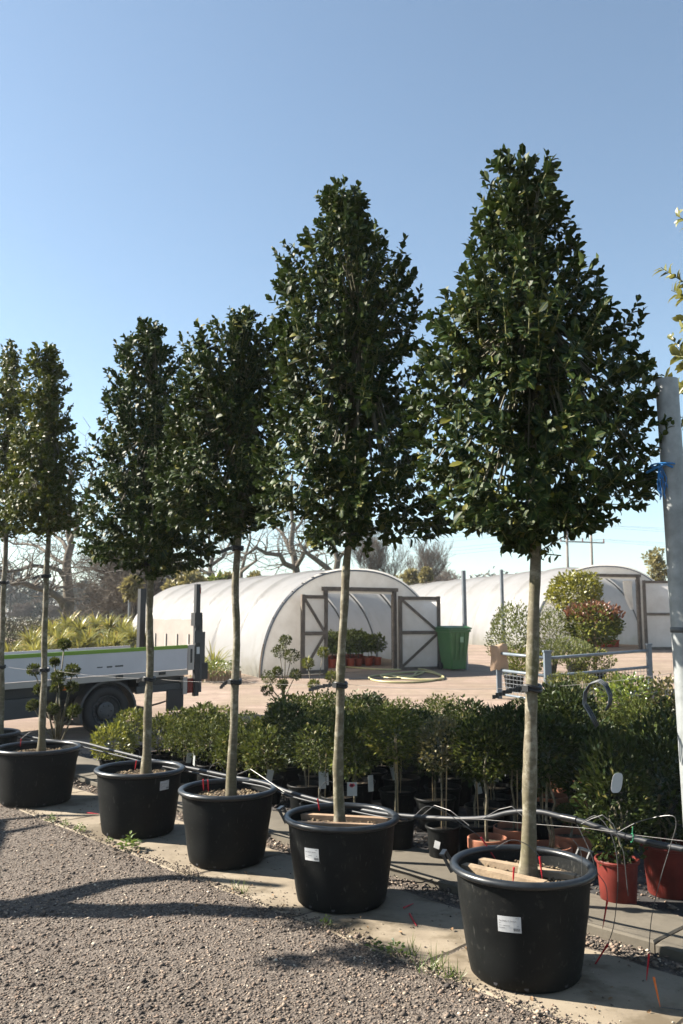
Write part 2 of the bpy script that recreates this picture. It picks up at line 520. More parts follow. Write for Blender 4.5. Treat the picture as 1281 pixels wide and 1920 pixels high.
def tag(o, label=None, cat=None, group=None, kind=None):
    if label: o['label'] = label
    if cat: o['category'] = cat
    if group: o['group'] = group
    if kind: o['kind'] = kind
    return o

def thing(name, label, cat, loc, group=None, rz=0.0):
    o = bpy.data.objects.new(name, None)
    COL.objects.link(o)
    o.location = loc
    o.rotation_euler = (0, 0, rz)
    o.empty_display_size = 0.1
    return tag(o, label, cat, group)

def copy_tree(o, loc=None, rz=None, scale=None, parent=None):
    c = o.copy()
    COL.objects.link(c)
    c.parent = parent
    if loc is not None: c.location = loc
    if rz is not None: c.rotation_euler = (0, 0, rz)
    if scale is not None: c.scale = scale if not isinstance(scale, float) else (scale,) * 3
    for ch in list(o.children):
        copy_tree(ch, parent=c)
    return c

BOXF = [(0, 3, 2, 1), (4, 5, 6, 7), (0, 1, 5, 4), (1, 2, 6, 5), (2, 3, 7, 6), (3, 0, 4, 7)]
class MB:
    def __init__(s):
        s.v = []; s.f = []
    def add(s, v, f):
        k = len(s.v)
        s.v.extend([tuple(p) for p in v])
        s.f.extend([tuple(i + k for i in q) for q in f])
        return s
    def box(s, c, size, rot=None, bev=0.0):
        c = Vector(c); x, y, z = [a / 2 for a in size]
        pts = [Vector(p) for p in ((-x, -y, -z), (x, -y, -z), (x, y, -z), (-x, y, -z), (-x, -y, z), (x, -y, z), (x, y, z), (-x, y, z))]
        if rot is not None:
            pts = [rot @ p for p in pts]
        return s.add([p + c for p in pts], BOXF)
    def bar(s, a, b, w, h, up=Vector((0, 0, 1))):
        a = Vector(a); b = Vector(b); d = (b - a)
        L = d.length
        if L < 1e-6: return s
        y = d / L
        x = y.cross(up)
        if x.length < 1e-4: x = y.cross(Vector((1, 0, 0)))
        x.normalize(); z = x.cross(y)
        rot = Matrix((x, y, z)).transposed()
        return s.box((a + b) / 2, (w, L, h), rot)
    def tube(s, pts, rad, n=8, caps=True, closed=False):
        pts = [Vector(p) for p in pts]
        m = len(pts)
        rad = list(rad) if hasattr(rad, '__len__') else [rad] * m
        prev = None; vs = []; fs = []
        for i, p in enumerate(pts):
            if closed:
                d = pts[(i + 1) % m] - pts[i - 1]
            else:
                d = pts[min(i + 1, m - 1)] - pts[max(i - 1, 0)]
            if d.length < 1e-9: d = Vector((0, 0, 1))
            d.normalize()
            if prev is None:
                a = Vector((0, 0, 1)) if abs(d.z) < 0.9 else Vector((1, 0, 0))
                x = d.cross(a).normalized()
            else:
                x = (prev - d * prev.dot(d))
                if x.length < 1e-6: x = d.cross(Vector((0, 0, 1)))
                x.normalize()
            prev = x
            y = d.cross(x)
            for j in range(n):
                t = 2 * math.pi * j / n
                vs.append(p + x * (math.cos(t) * rad[i]) + y * (math.sin(t) * rad[i]))
        for i in range(m if closed else m - 1):
            i2 = (i + 1) % m
            for j in range(n):
                j2 = (j + 1) % n
                fs.append((i * n + j, i * n + j2, i2 * n + j2, i2 * n + j))
        if caps and not closed:
            fs.append(tuple(range(n - 1, -1, -1)))
            fs.append(tuple((m - 1) * n + j for j in range(n)))
        return s.add(vs, fs)
    def lathe(s, prof, n=32, c=(0, 0, 0), sx=1.0, sy=1.0, close_bottom=True, close_top=False, wob=0.0):
        c = Vector(c); vs = []; fs = []
        ph = R(0, 6)
        for (r, z) in prof:
            for j in range(n):
                t = 2 * math.pi * j / n
                rr = r * (1 + wob * math.sin(2 * t + ph) + 0.5 * wob * math.sin(3 * t + 2 * ph))
                vs.append(c + Vector((rr * math.cos(t) * sx, rr * math.sin(t) * sy, z)))
        for i in range(len(prof) - 1):
            for j in range(n):
                j2 = (j + 1) % n
                fs.append((i * n + j, i * n + j2, (i + 1) * n + j2, (i + 1) * n + j))
        if close_bottom: fs.append(tuple(range(n - 1, -1, -1)))
        if close_top: fs.append(tuple((len(prof) - 1) * n + j for j in range(n)))
        return s.add(vs, fs)
    def build(s, name, mat, parent=None, smooth=False, world=True, auto=None, loc=None):
        off = chain_offset(parent) if (parent is not None and world) else Vector((0, 0, 0))
        me = bpy.data.meshes.new(name)
        base = Vector(loc) if loc is not None else Vector((0, 0, 0))
        me.from_pydata([(p[0] - off.x - base.x, p[1] - off.y - base.y, p[2] - off.z - base.z) for p in s.v], [], s.f)
        if smooth:
            me.polygons.foreach_set('use_smooth', np.ones(len(me.polygons), dtype=bool))
            if smooth == 'auto':
                try: me.set_sharp_from_angle(angle=math.radians(40))
                except Exception: pass
        me.update()
        return link_mesh(name, me, mat, parent, base)

# leaf shapes: (vertices, triangles, uv)
LEAF_V = np.array([[0, 0, 0], [-0.44, 0.28, 0.09], [0, 0.28, 0.0], [0.44, 0.28, 0.09], [-0.45, 0.66, 0.02], [0, 0.70, -0.02], [0.45, 0.66, 0.02], [0, 0.93, -0.12]], dtype=np.float64)
LEAF_T = np.array([[0, 2, 1], [0, 3, 2], [1, 2, 5], [1, 5, 4], [2, 3, 6], [2, 6, 5], [4, 5, 7], [5, 6, 7]])
LEAF_UV = np.stack([LEAF_V[:, 0] + 0.5, LEAF_V[:, 1]], 1)
DIA_V = np.array([[0, 0, 0], [-0.5, 0.45, 0.10], [0.5, 0.45, 0.10], [0, 1.0, 0.0]], dtype=np.float64)
DIA_T = np.array([[0, 3, 1], [0, 2, 3]])
DIA_UV = np.stack([DIA_V[:, 0] + 0.5, DIA_V[:, 1]], 1)
BLADE_V = np.array([[-0.5, 0, 0], [0.5, 0, 0], [-0.42, 0.4, 0.0], [0.42, 0.4, 0.0], [-0.25, 0.75, -0.08], [0.25, 0.75, -0.08], [0, 1.0, -0.22]], dtype=np.float64)
BLADE_T = np.array([[0, 1, 3], [0, 3, 2], [2, 3, 5], [2, 5, 4], [4, 5, 6]])
BLADE_UV = np.stack([BLADE_V[:, 0] + 0.5, BLADE_V[:, 1]], 1)
SHAPES = {'leaf': (LEAF_V, LEAF_T, LEAF_UV), 'dia': (DIA_V, DIA_T, DIA_UV), 'blade': (BLADE_V, BLADE_T, BLADE_UV)}

def unit(a):
    return a / np.maximum(np.linalg.norm(a, axis=1, keepdims=True), 1e-9)

def leaf_arrays(pos, d, nrm, ln, wd, shape='leaf', curl=None):
    V, T, U = SHAPES[shape]
    n = len(pos)
    d = unit(d)
    nrm = unit(nrm - d * np.sum(nrm * d, 1, keepdims=True))
    x = np.cross(d, nrm)
    curl = np.ones(n) if curl is None else curl
    P = (pos[:, None, :] + x[:, None, :] * (V[None, :, 0:1] * wd[:, None, None])
         + d[:, None, :] * (V[None, :, 1:2] * ln[:, None, None])
         + nrm[:, None, :] * (V[None, :, 2:3] * (ln * curl)[:, None, None]))
    tr = (T[None] + (np.arange(n) * len(V))[:, None, None]).reshape(-1, 3)
    return P.reshape(-1, 3), tr, np.tile(U, (n, 1))

def stems_arrays(a, b, ra, rb, k=3):
    """many thin straight tapered stems as one array"""
    n = len(a)
    d = unit(b - a)
    ref = np.where(np.abs(d[:, 2:3]) < 0.9, np.array([[0, 0, 1.0]]), np.array([[1.0, 0, 0]]))
    x = unit(np.cross(d, ref)); y = np.cross(d, x)
    ang = np.arange(k) * 2 * math.pi / k
    ring = x[:, None, :] * np.cos(ang)[None, :, None] + y[:, None, :] * np.sin(ang)[None, :, None]
    A = a[:, None, :] + ring * ra[:, None, None]
    B = b[:, None, :] + ring * rb[:, None, None]
    P = np.concatenate([A, B], 1).reshape(-1, 3)
    q = np.array([[j, (j + 1) % k, k + (j + 1) % k, k + j] for j in range(k)])
    return P, (q[None] + (np.arange(n) * 2 * k)[:, None, None]).reshape(-1, 4)

def rand_unit(n):
    return unit(rng.normal(size=(n, 3)))
# ------------------------------------------------------------------ ground, slabs, bed
tone(0.70)
def sheet(name, xs, ys, mat, dz=0.0):
    v = [(x, y, gz(y) + dz) for y in ys for x in xs]
    nx = len(xs)
    f = [(j * nx + i, j * nx + i + 1, (j + 1) * nx + i + 1, (j + 1) * nx + i) for j in range(len(ys) - 1) for i in range(nx - 1)]
    o = MB().add(v, f).build(name, mat)
    return tag(o, kind='structure')

sheet('ground', [-900, -200, -60, -20, 0, 20, 60, 200, 900], [-40, 0, 5, 9, 12, 16, 20, 24, 28, 40, 60, 120, 300, 900, 1800], 'yard_gravel')

def bed_poly(name, pts, z, mat):
    o = MB().add([(p.x, p.y, gz(p.y) + z) for p in pts], [tuple(range(len(pts)))]).build(name, mat)
    return tag(o, kind='structure')
# planting bed behind the kerb: dark weed fabric; cut in strips so that it follows the ground
bed = MB()
for y0 in np.arange(3.0, 10.6, 0.4):
    y1 = y0 + 0.4
    def xl(y): return st((y - ROW0.y - 1.24 * RN.y) / RU.y, 1.24).x
    bed.add([(xl(y0), y0, gz(y0) + 0.012), (xl(y0) + 11, y0, gz(y0) + 0.012), (xl(y1) + 11, y1, gz(y1) + 0.012), (xl(y1), y1, gz(y1) + 0.012)], [(0, 1, 2, 3)])
tag(bed.build('planting_bed', 'membrane'), kind='structure')

# the strip of concrete slabs under the pots and the grey kerb slabs behind the drain gap
def slab_strip(name, t0, t1, s_edges, z0, z1, mat, tilt=0.004):
    base = MB()
    for a, b in zip(s_edges[:-1], s_edges[1:]):
        base.add([st(a, t0 + 0.02, z1 - 0.03), st(b, t0 + 0.02, z1 - 0.03), st(b, t1 - 0.02, z1 - 0.03), st(a, t1 - 0.02, z1 - 0.03)], [(0, 1, 2, 3)])
    root = base.build(name, 'membrane')
    tag(root, kind='structure')
    for a, b in zip(s_edges[:-1], s_edges[1:]):
        g = 0.007
        mb = MB()
        n = 6
        dz = [R(-tilt, tilt) for _ in range(4)]
        e = 0.012
        def ringpts(inset, z):
            out = []
            cs = [(a + g + inset, t0 + inset), (b - g - inset, t0 + inset), (b - g - inset, t1 - inset), (a + g + inset, t1 - inset)]
            for i in range(4):
                p, q = cs[i], cs[(i + 1) % 4]
                for k in range(n):
                    w = k / n
                    s_ = p[0] * (1 - w) + q[0] * w; t_ = p[1] * (1 - w) + q[1] * w
                    out.append(st(s_ + jit[i * n + k][0], t_ + jit[i * n + k][1], z + dz[i] * (1 - w) + dz[(i + 1) % 4] * w))
            return out
        jit = [(R(-0.006, 0.006), R(-0.012, 0.012)) for _ in range(4 * n)]
        r0 = ringpts(0, z0); r1 = ringpts(0, z1 - 0.008); r2 = ringpts(e, z1)
        m = 4 * n
        fs = []
        for i in range(m):
            j = (i + 1) % m
            fs += [(i, i + m, j + m, j), (i + m, i + 2 * m, j + 2 * m, j + m)]
        fs.append(tuple(2 * m + i for i in range(m - 1, -1, -1)))
        mb.add(r0 + r1 + r2, [q[::-1] for q in fs]).build('slab', mat, root)
    return root
slab_strip('concrete_strip', -0.30, 0.52, [-1.6, -0.75, 0.42, 1.38, 2.45, 3.4, 4.5, 5.55, 6.6, 7.7], -0.02, 0.007, 'concrete')
slab_strip('concrete_kerb', 0.70, 1.20, [-1.6, -0.3, 0.95, 2.2, 3.4, 4.7, 6.0, 7.3], -0.02, 0.055, 'concrete_grey')

# loose stone: one mass nobody could count
ICO = None
def stone_arrays(pos, size):
    """rough pebbles: squashed, knocked-about octahedra-like chunks"""
    base = np.array([[1, 0, 0], [0.3, 0.95, 0], [-0.8, 0.6, 0], [-0.8, -0.6, 0], [0.3, -0.95, 0], [0.1, 0.1, 0.8], [0, 0, -0.6]], dtype=float)
    T = np.array([[0, 1, 5], [1, 2, 5], [2, 3, 5], [3, 4, 5], [4, 0, 5], [1, 0, 6], [2, 1, 6], [3, 2, 6], [4, 3, 6], [0, 4, 6]])
    n = len(pos)
    V = base[None] * (1 + rng.uniform(-0.35, 0.35, (n, 7, 3)))
    V = V * size[:, None, None] * np.stack([rng.uniform(0.7, 1.3, n), rng.uniform(0.6, 1.0, n), rng.uniform(0.4, 0.85, n)], 1)[:, None, :]
    a = rng.uniform(0, 6.28, n); c, s_ = np.cos(a)[:, None], np.sin(a)[:, None]
    X = V[:, :, 0] * c - V[:, :, 1] * s_; Y = V[:, :, 0] * s_ + V[:, :, 1] * c
    tl = rng.uniform(-0.5, 0.5, n)[:, None]
    Z = V[:, :, 2] + X * tl
    P = np.stack([X, Y, Z], 2) + pos[:, None, :]
    return P.reshape(-1, 3), (T[None] + (np.arange(n) * 7)[:, None, None]).reshape(-1, 3)

def t_of(x, y):
    return (x - ROW0.x) * RN.x + (y - ROW0.y) * RN.y

def yard_stones():
    pts = []; sz = []
    want = 74000
    y = 2.6 + 7.5 * rng.random(want * 3) ** 1.55
    x = rng.uniform(-0.46, 0.46, want * 3) * (y + 0.4)
    edge = -0.245 + 0.035 * np.sin(x * 5.1 + 1) + 0.02 * np.sin(x * 17.0) + np.abs(rng.normal(0, 0.018, len(x)))
    keep = (t_of(x, y) < edge)
    # stones spilling on to the slab edge
    x, y = x[keep][:want], y[keep][:want]
    s_ = np.clip(rng.lognormal(-5.2, 0.46, len(x)), 0.0026, 0.020)
    z = s_ * 0.12 + np.where(t_of(x, y) > -0.315, 0.007, 0.0) + 0.010 * np.exp(-((t_of(x, y) + 0.33) / 0.05) ** 2)
    P, T = stone_arrays(np.stack([x, y, z], 1), s_)
    o = link_mesh('gravel', np_mesh('gravel', P, T), 'gravel_stone')
    tag(o, 'loose grey and pinkish gravel stones covering the yard', 'gravel', kind='stuff')
    # stones in the drain gap and in the bed
    n = 9000
    s = rng.uniform(-1.6, 7.5, n); t = np.where(rng.random(n) < 0.35, rng.uniform(0.53, 0.69, n), rng.uniform(1.22, 2.2, n))
    x = ROW0.x + RU.x * s + RN.x * t; y = ROW0.y + RU.y * s + RN.y * t
    s_ = np.clip(rng.lognormal(-4.75, 0.45, n), 0.004, 0.028)
    g = np.array([gz(v) for v in y])
    P, T = stone_arrays(np.stack([x, y, g + 0.012 + s_ * 0.25], 1), s_)
    o = link_mesh('bed_gravel', np_mesh('bed_gravel', P, T), 'gravel_stone')
    tag(o, 'stones lying in the drain gap and at the bed edge behind the slabs', 'gravel', kind='stuff')
    # crumbs of grit on the slabs
    n = 1500
    s = rng.uniform(-1.2, 7.5, n); t = np.where(rng.random(n) < 0.6, -0.29 + np.abs(rng.normal(0, 0.06, n)), rng.uniform(-0.28, 0.5, n))
    x = ROW0.x + RU.x * s + RN.x * t; y = ROW0.y + RU.y * s + RN.y * t
    s_ = rng.uniform(0.003, 0.009, n)
    P, T = stone_arrays(np.stack([x, y, 0.008 + s_ * 0.3], 1), s_)
    o = link_mesh('grit', np_mesh('grit', P, T), 'gravel_stone')
    tag(o, 'dark crumbs of grit scattered over the concrete slabs', 'grit', kind='stuff')
yard_stones()
def leaf_litter():
    n = 170
    s = rng.uniform(-1.3, 7.0, n); t = rng.normal(-0.15, 0.38, n)
    x = ROW0.x + RU.x * s + RN.x * t; y = ROW0.y + RU.y * s + RN.y * t
    d = rand_unit(n) * np.array([[1, 1, 0.25]])
    ln = rng.uniform(0.012, 0.035, n)
    P, T, U = leaf_arrays(np.stack([x, y, np.full(n, 0.02)], 1), d, np.tile([[0, 0, 1.0]], (n, 1)) + rng.normal(0, 0.3, (n, 3)), ln, ln * 0.5, 'leaf', rng.uniform(0.5, 2.5, n))
    tag(link_mesh('leaf_litter', np_mesh('leaf_litter', P, T, U), 'dry_leaf'), 'dry brown leaves and scraps scattered along the slabs', 'leaves', kind='stuff')
leaf_litter()

# ------------------------------------------------------------------ the row of holly standards in black tubs
def handle(mb, c, out, z):
    """moulded lug on the rim: two arms and a grip"""
    side = Vector((-out.y, out.x, 0))
    for k in (-0.042, 0.042):
        a = c + side * k + Vector((0, 0, z - 0.05)); b = c + side * k + out * 0.045 + Vector((0, 0, z + 0.028))
        mb.bar(a, b, 0.010, 0.014)
    mb.bar(c + side * -0.05 + out * 0.05 + Vector((0, 0, z + 0.03)), c + side * 0.05 + out * 0.05 + Vector((0, 0, z + 0.03)), 0.022, 0.008)

def text_mesh(txt, size):
    cu = bpy.data.curves.new('t', 'FONT')
    cu.body = txt; cu.size = size
    ob = bpy.data.objects.new('t', cu)
    COL.objects.link(ob)
    dg = bpy.context.evaluated_depsgraph_get()
    me = bpy.data.meshes.new_from_object(ob.evaluated_get(dg))
    v = [tuple(p.co) for p in me.vertices]; f = [tuple(p.vertices) for p in me.polygons]
    bpy.data.objects.remove(ob); bpy.data.meshes.remove(me)
    return v, f

def sticker(pot_obj, root, rfun, ang, zc, w, h, tilt=0.04, lines=True):
    """paper label wrapped on the tub wall, with its print"""
    base = root.location
    def P(x, y, off):
        z = zc + y + x * tilt
        r = rfun(z) + off
        a = ang + x / r
        return base + Vector((math.cos(a) * r, math.sin(a) * r, z))
    mb = MB(); nx, ny = 6, 3
    for j in range(ny + 1):
        for i in range(nx + 1):
            mb.v.append(tuple(P(w * (i / nx - 0.5), h * (j / ny - 0.5), 0.0025)))
    for j in range(ny):
        for i in range(nx):
            mb.f.append((j * (nx + 1) + i, j * (nx + 1) + i + 1, (j + 1) * (nx + 1) + i + 1, (j + 1) * (nx + 1) + i))
    lab = mb.build('paper_label', 'white_tag', pot_obj)
    if lines:
        ink = MB()
        v, f = text_mesh('Ilex Nellie R. Stevens', 0.0092 * w / 0.105)
        k = len(ink.v)
        ink.v += [tuple(P(-0.44 * w + p[0], 0.17 * h + p[1], 0.0034)) for p in v]
        ink.f += [tuple(i + k for i in q) for q in f]
        # the smaller lines cannot be read: fine broken strokes
        for (x0, x1, yy) in ((-0.44, -0.36, 0.04), (-0.44, -0.34, -0.10), (-0.27, 0.02, -0.10), (-0.44, -0.20, -0.24), (0.32, 0.38, -0.10), (0.26, 0.42, 0.38)):
            xx = x0 * w
            while xx < x1 * w:
                b_ = R(0.0012, 0.003)
                ink.add([P(xx, yy * h, 0.0034), P(xx + b_, yy * h, 0.0034), P(xx + b_, yy * h + 0.0022, 0.0034), P(xx, yy * h + 0.0022, 0.0034)], [(0, 1, 2, 3)])
                xx += b_ + R(0.0006, 0.0014)
        x = 0.18 * w
        while x < 0.45 * w:
            b = R(0.0008, 0.0022)
            ink.add([P(x, -0.40 * h, 0.0034), P(x + b, -0.40 * h, 0.0034), P(x + b, -0.22 * h, 0.0034), P(x, -0.22 * h, 0.0034)], [(0, 1, 2, 3)])
            x += b + R(0.0008, 0.002)
        ink.build('print', 'ink', lab)
    return lab

def soil_disc(mb, c, r, z, n=28, amp=0.012):
    vs = [Vector((c.x, c.y, z + R(-amp, amp)))]
    rings = 5
    for k in range(1, rings + 1):
        for j in range(n):
            t = 2 * math.pi * j / n
            rr = r * k / rings
            vs.append(Vector((c.x + rr * math.cos(t), c.y + rr * math.sin(t), z + (R(-amp, amp) if k < rings else -0.005))))
    fs = [(0, 1 + j, 1 + (j + 1) % n) for j in range(n)]
    for k in range(rings - 1):
        for j in range(n):
            a = 1 + k * n + j; b = 1 + k * n + (j + 1) % n
            fs.append((a, a + n, b + n, b))
    mb.add(vs, fs)

def chips(root, c, r, z, n, name='bark_mulch', mat='bark_chip', s0=0.006, s1=0.016):
    a = rng.uniform(0, 6.28, n); rr = r * np.sqrt(rng.random(n))
    off = chain_offset(root)
    P, T = stone_arrays(np.stack([c.x - off.x + rr * np.cos(a), c.y - off.y + rr * np.sin(a), np.full(n, z - off.z + 0.004)], 1), rng.uniform(s0, s1, n))
    o = link_mesh(name, np_mesh(name, P, T), mat, root)
    o['kind'] = 'stuff'
    return o

def profile_fun(rows, axis_pts, y):
    """rows: (py, left px, right px) -> heights and half-widths in metres about the trunk axis"""
    zs = []; L = []; Rr = []
    for py, l, r in rows:
        p0 = at(l, py, y); p1 = at(r, py, y)
        ax = axis_x(axis_pts, p0.z)
        zs.append(p0.z); L.append(max(ax - p0.x, 0.03)); Rr.append(max(p1.x - ax, 0.03))
    o = np.argsort(zs)
    return np.array(zs)[o], np.array(L)[o], np.array(Rr)[o]

def axis_x(pts, z):
    zz = [p.z for p in pts]; xx = [p.x for p in pts]
    if z >= zz[-1]:
        k = (xx[-1] - xx[-3]) / max(zz[-1] - zz[-3], 1e-3)
        return xx[-1] + max(min(k, 0.06), -0.06) * min(z - zz[-1], 1.0)
    return float(np.interp(z, zz, xx))
def axis_y(pts, z):
    return float(np.interp(z, [p.z for p in pts], [p.y for p in pts]))

def holly_crown(root, rows, axis, y, n_shoots, leaf_mat_name, per=17, size=0.058, inner=0.12):
    zs, L, Rr = profile_fun(rows, axis, y)
    zlo, zhi = zs[0], zs[-1]
    off = np.array(chain_offset(root))
    # tips spread over and under the outline
    n = n_shoots * 3
    z = rng.uniform(zlo, zhi, n)
    mean = np.interp(z, zs, (L + Rr) / 2)
    keep = rng.random(n) < (mean / mean.max()) ** 1.0 + 0.12
    z = z[keep][:n_shoots]; n = len(z)
    th = rng.uniform(0, 2 * math.pi, n)
    l = np.interp(z, zs, L); r = np.interp(z, zs, Rr); m = (l + r) / 2
    c = np.cos(th)
    rad = m
    lump = 1 + 0.12 * np.sin(3 * th + 4.1 * z) + 0.10 * np.sin(5 * th - 9.3 * z)
    f = np.where(rng.random(n) < 0.58, rng.uniform(0.82, 1.04, n), rng.uniform(inner, 0.85, n))
    rr = rad * f * np.clip(lump, 0.84, 1.08)
    ax = np.array([axis_x(axis, q) for q in z]) + (r - l) / 2 * np.clip(f * 1.25, 0, 1); ay = np.array([axis_y(axis, q) for q in z])
    tip = np.stack([ax + rr * c, ay + rr * np.sin(th), z], 1)
    # thin places in the head, where light comes through
    hole = np.sin(tip[:, 0] * 9.1 + 2 * tip[:, 2]) * np.sin(tip[:, 2] * 7.7 - tip[:, 0] * 3 + 1.3) * np.sin(tip[:, 1] * 8.3 + 0.7)
    ok = (hole < 0.33) | (rng.random(n) < 0.15)
    z, th, c, f, rad, rr, tip = z[ok], th[ok], c[ok], f[ok], rad[ok], rr[ok], tip[ok]
    n = len(z)
    h = (z - zlo) / (zhi - zlo)
    up = 0.25 + 1.1 * h + rng.normal(0, 0.25, n)
    up = np.where((h < 0.10) & (f > 0.8), rng.uniform(-0.9, 0.2, n), up)
    d = unit(np.stack([c, np.sin(th), up], 1) + rng.normal(0, 0.22, (n, 3)))
    ln = rng.uniform(0.14, 0.27, n)
    # a few vigorous shoots stand out of the clipped outline
    vig = (rng.random(n) < 0.12) & (f > 0.8) & (h > 0.25) & (h < 0.86)
    d[vig] = unit(d[vig] * np.array([[0.55, 0.55, 1]]) + np.array([[0, 0, 0.7]]))
    tip = tip + d * (vig * rng.uniform(0.04, 0.11, n))[:, None]
    base = tip - d * ln[:, None]
    # leaves spiral up each shoot
    k = per
    tpar = np.tile((np.arange(k) + 0.5) / k, n) ** 0.85
    idx = np.repeat(np.arange(n), k)
    tpar = np.clip(tpar + rng.normal(0, 0.03, len(tpar)), 0.02, 1)
    pos = base[idx] + d[idx] * (ln[idx] * tpar)[:, None]
    ref = np.where(np.abs(d[:, 2:3]) < 0.9, np.array([[0, 0, 1.0]]), np.array([[1.0, 0, 0]]))
    x = unit(np.cross(d, ref)); yv = np.cross(d, x)
    phi = (np.arange(len(idx)) % k) * 2.4 + np.repeat(rng.uniform(0, 6.28, n), k) + rng.normal(0, 0.25, len(idx))
    radial = x[idx] * np.cos(phi)[:, None] + yv[idx] * np.sin(phi)[:, None]
    alpha = 1.15 - 0.75 * tpar + rng.normal(0, 0.18, len(idx))
    ld = d[idx] * np.cos(alpha)[:, None] + radial * np.sin(alpha)[:, None]
    # the lower leaves hang a little
    ld[:, 2] -= 0.30 * (1 - tpar) + 0.12
    ld = ld + rng.normal(0, 0.16, ld.shape)
    nr = d[idx] - radial * 0.25 + rng.normal(0, 0.30, (len(idx), 3))
    sz = size * rng.uniform(0.6, 1.3, len(idx)) * np.repeat(rng.uniform(0.82, 1.15, n), k) * (1 - 0.35 * np.maximum(tpar - 0.8, 0) / 0.2)
    P, T, U = leaf_arrays(pos - off, ld, nr, sz, sz * rng.uniform(0.50, 0.66, len(idx)), 'leaf', rng.uniform(0.3, 1.9, len(idx)))
    crown = link_mesh('crown', np_mesh('crown', P, T, U, smooth=True), leaf_mat_name, root)
    # the shoots themselves and the branches that carry them
    P, Q = stems_arrays(base - off, tip - off, np.full(n, 0.0032), np.full(n, 0.0016), 4)
    link_mesh('shoots', np_mesh('shoots', P, Q), 'shoot', crown)['kind'] = 'stuff'
    zb = np.clip(z - 0.25 - 0.55 * rad, max(axis[-3].z, zlo), zhi)
    a = np.stack([np.array([axis_x(axis, q) for q in zb]), np.array([axis_y(axis, q) for q in zb]), zb], 1)
    mid = a * 0.55 + base * 0.45 + np.stack([np.zeros(n), np.zeros(n), -0.05 * np.ones(n)], 1)
    sel = (rng.random(n) < 0.22) & (h > 0.12)
    P1, Q1 = stems_arrays(a[sel] - off, mid[sel] - off, np.full(sel.sum(), 0.009), np.full(sel.sum(), 0.006), 4)
    P2, Q2 = stems_arrays(mid[sel] - off, base[sel] - off, np.full(sel.sum(), 0.006), np.full(sel.sum(), 0.003), 4)
    link_mesh('branches', np_mesh('branches', np.concatenate([P1, P2]), np.concatenate([Q1, Q2 + len(P1)])), 'branch', crown)['kind'] = 'stuff'
    return crown

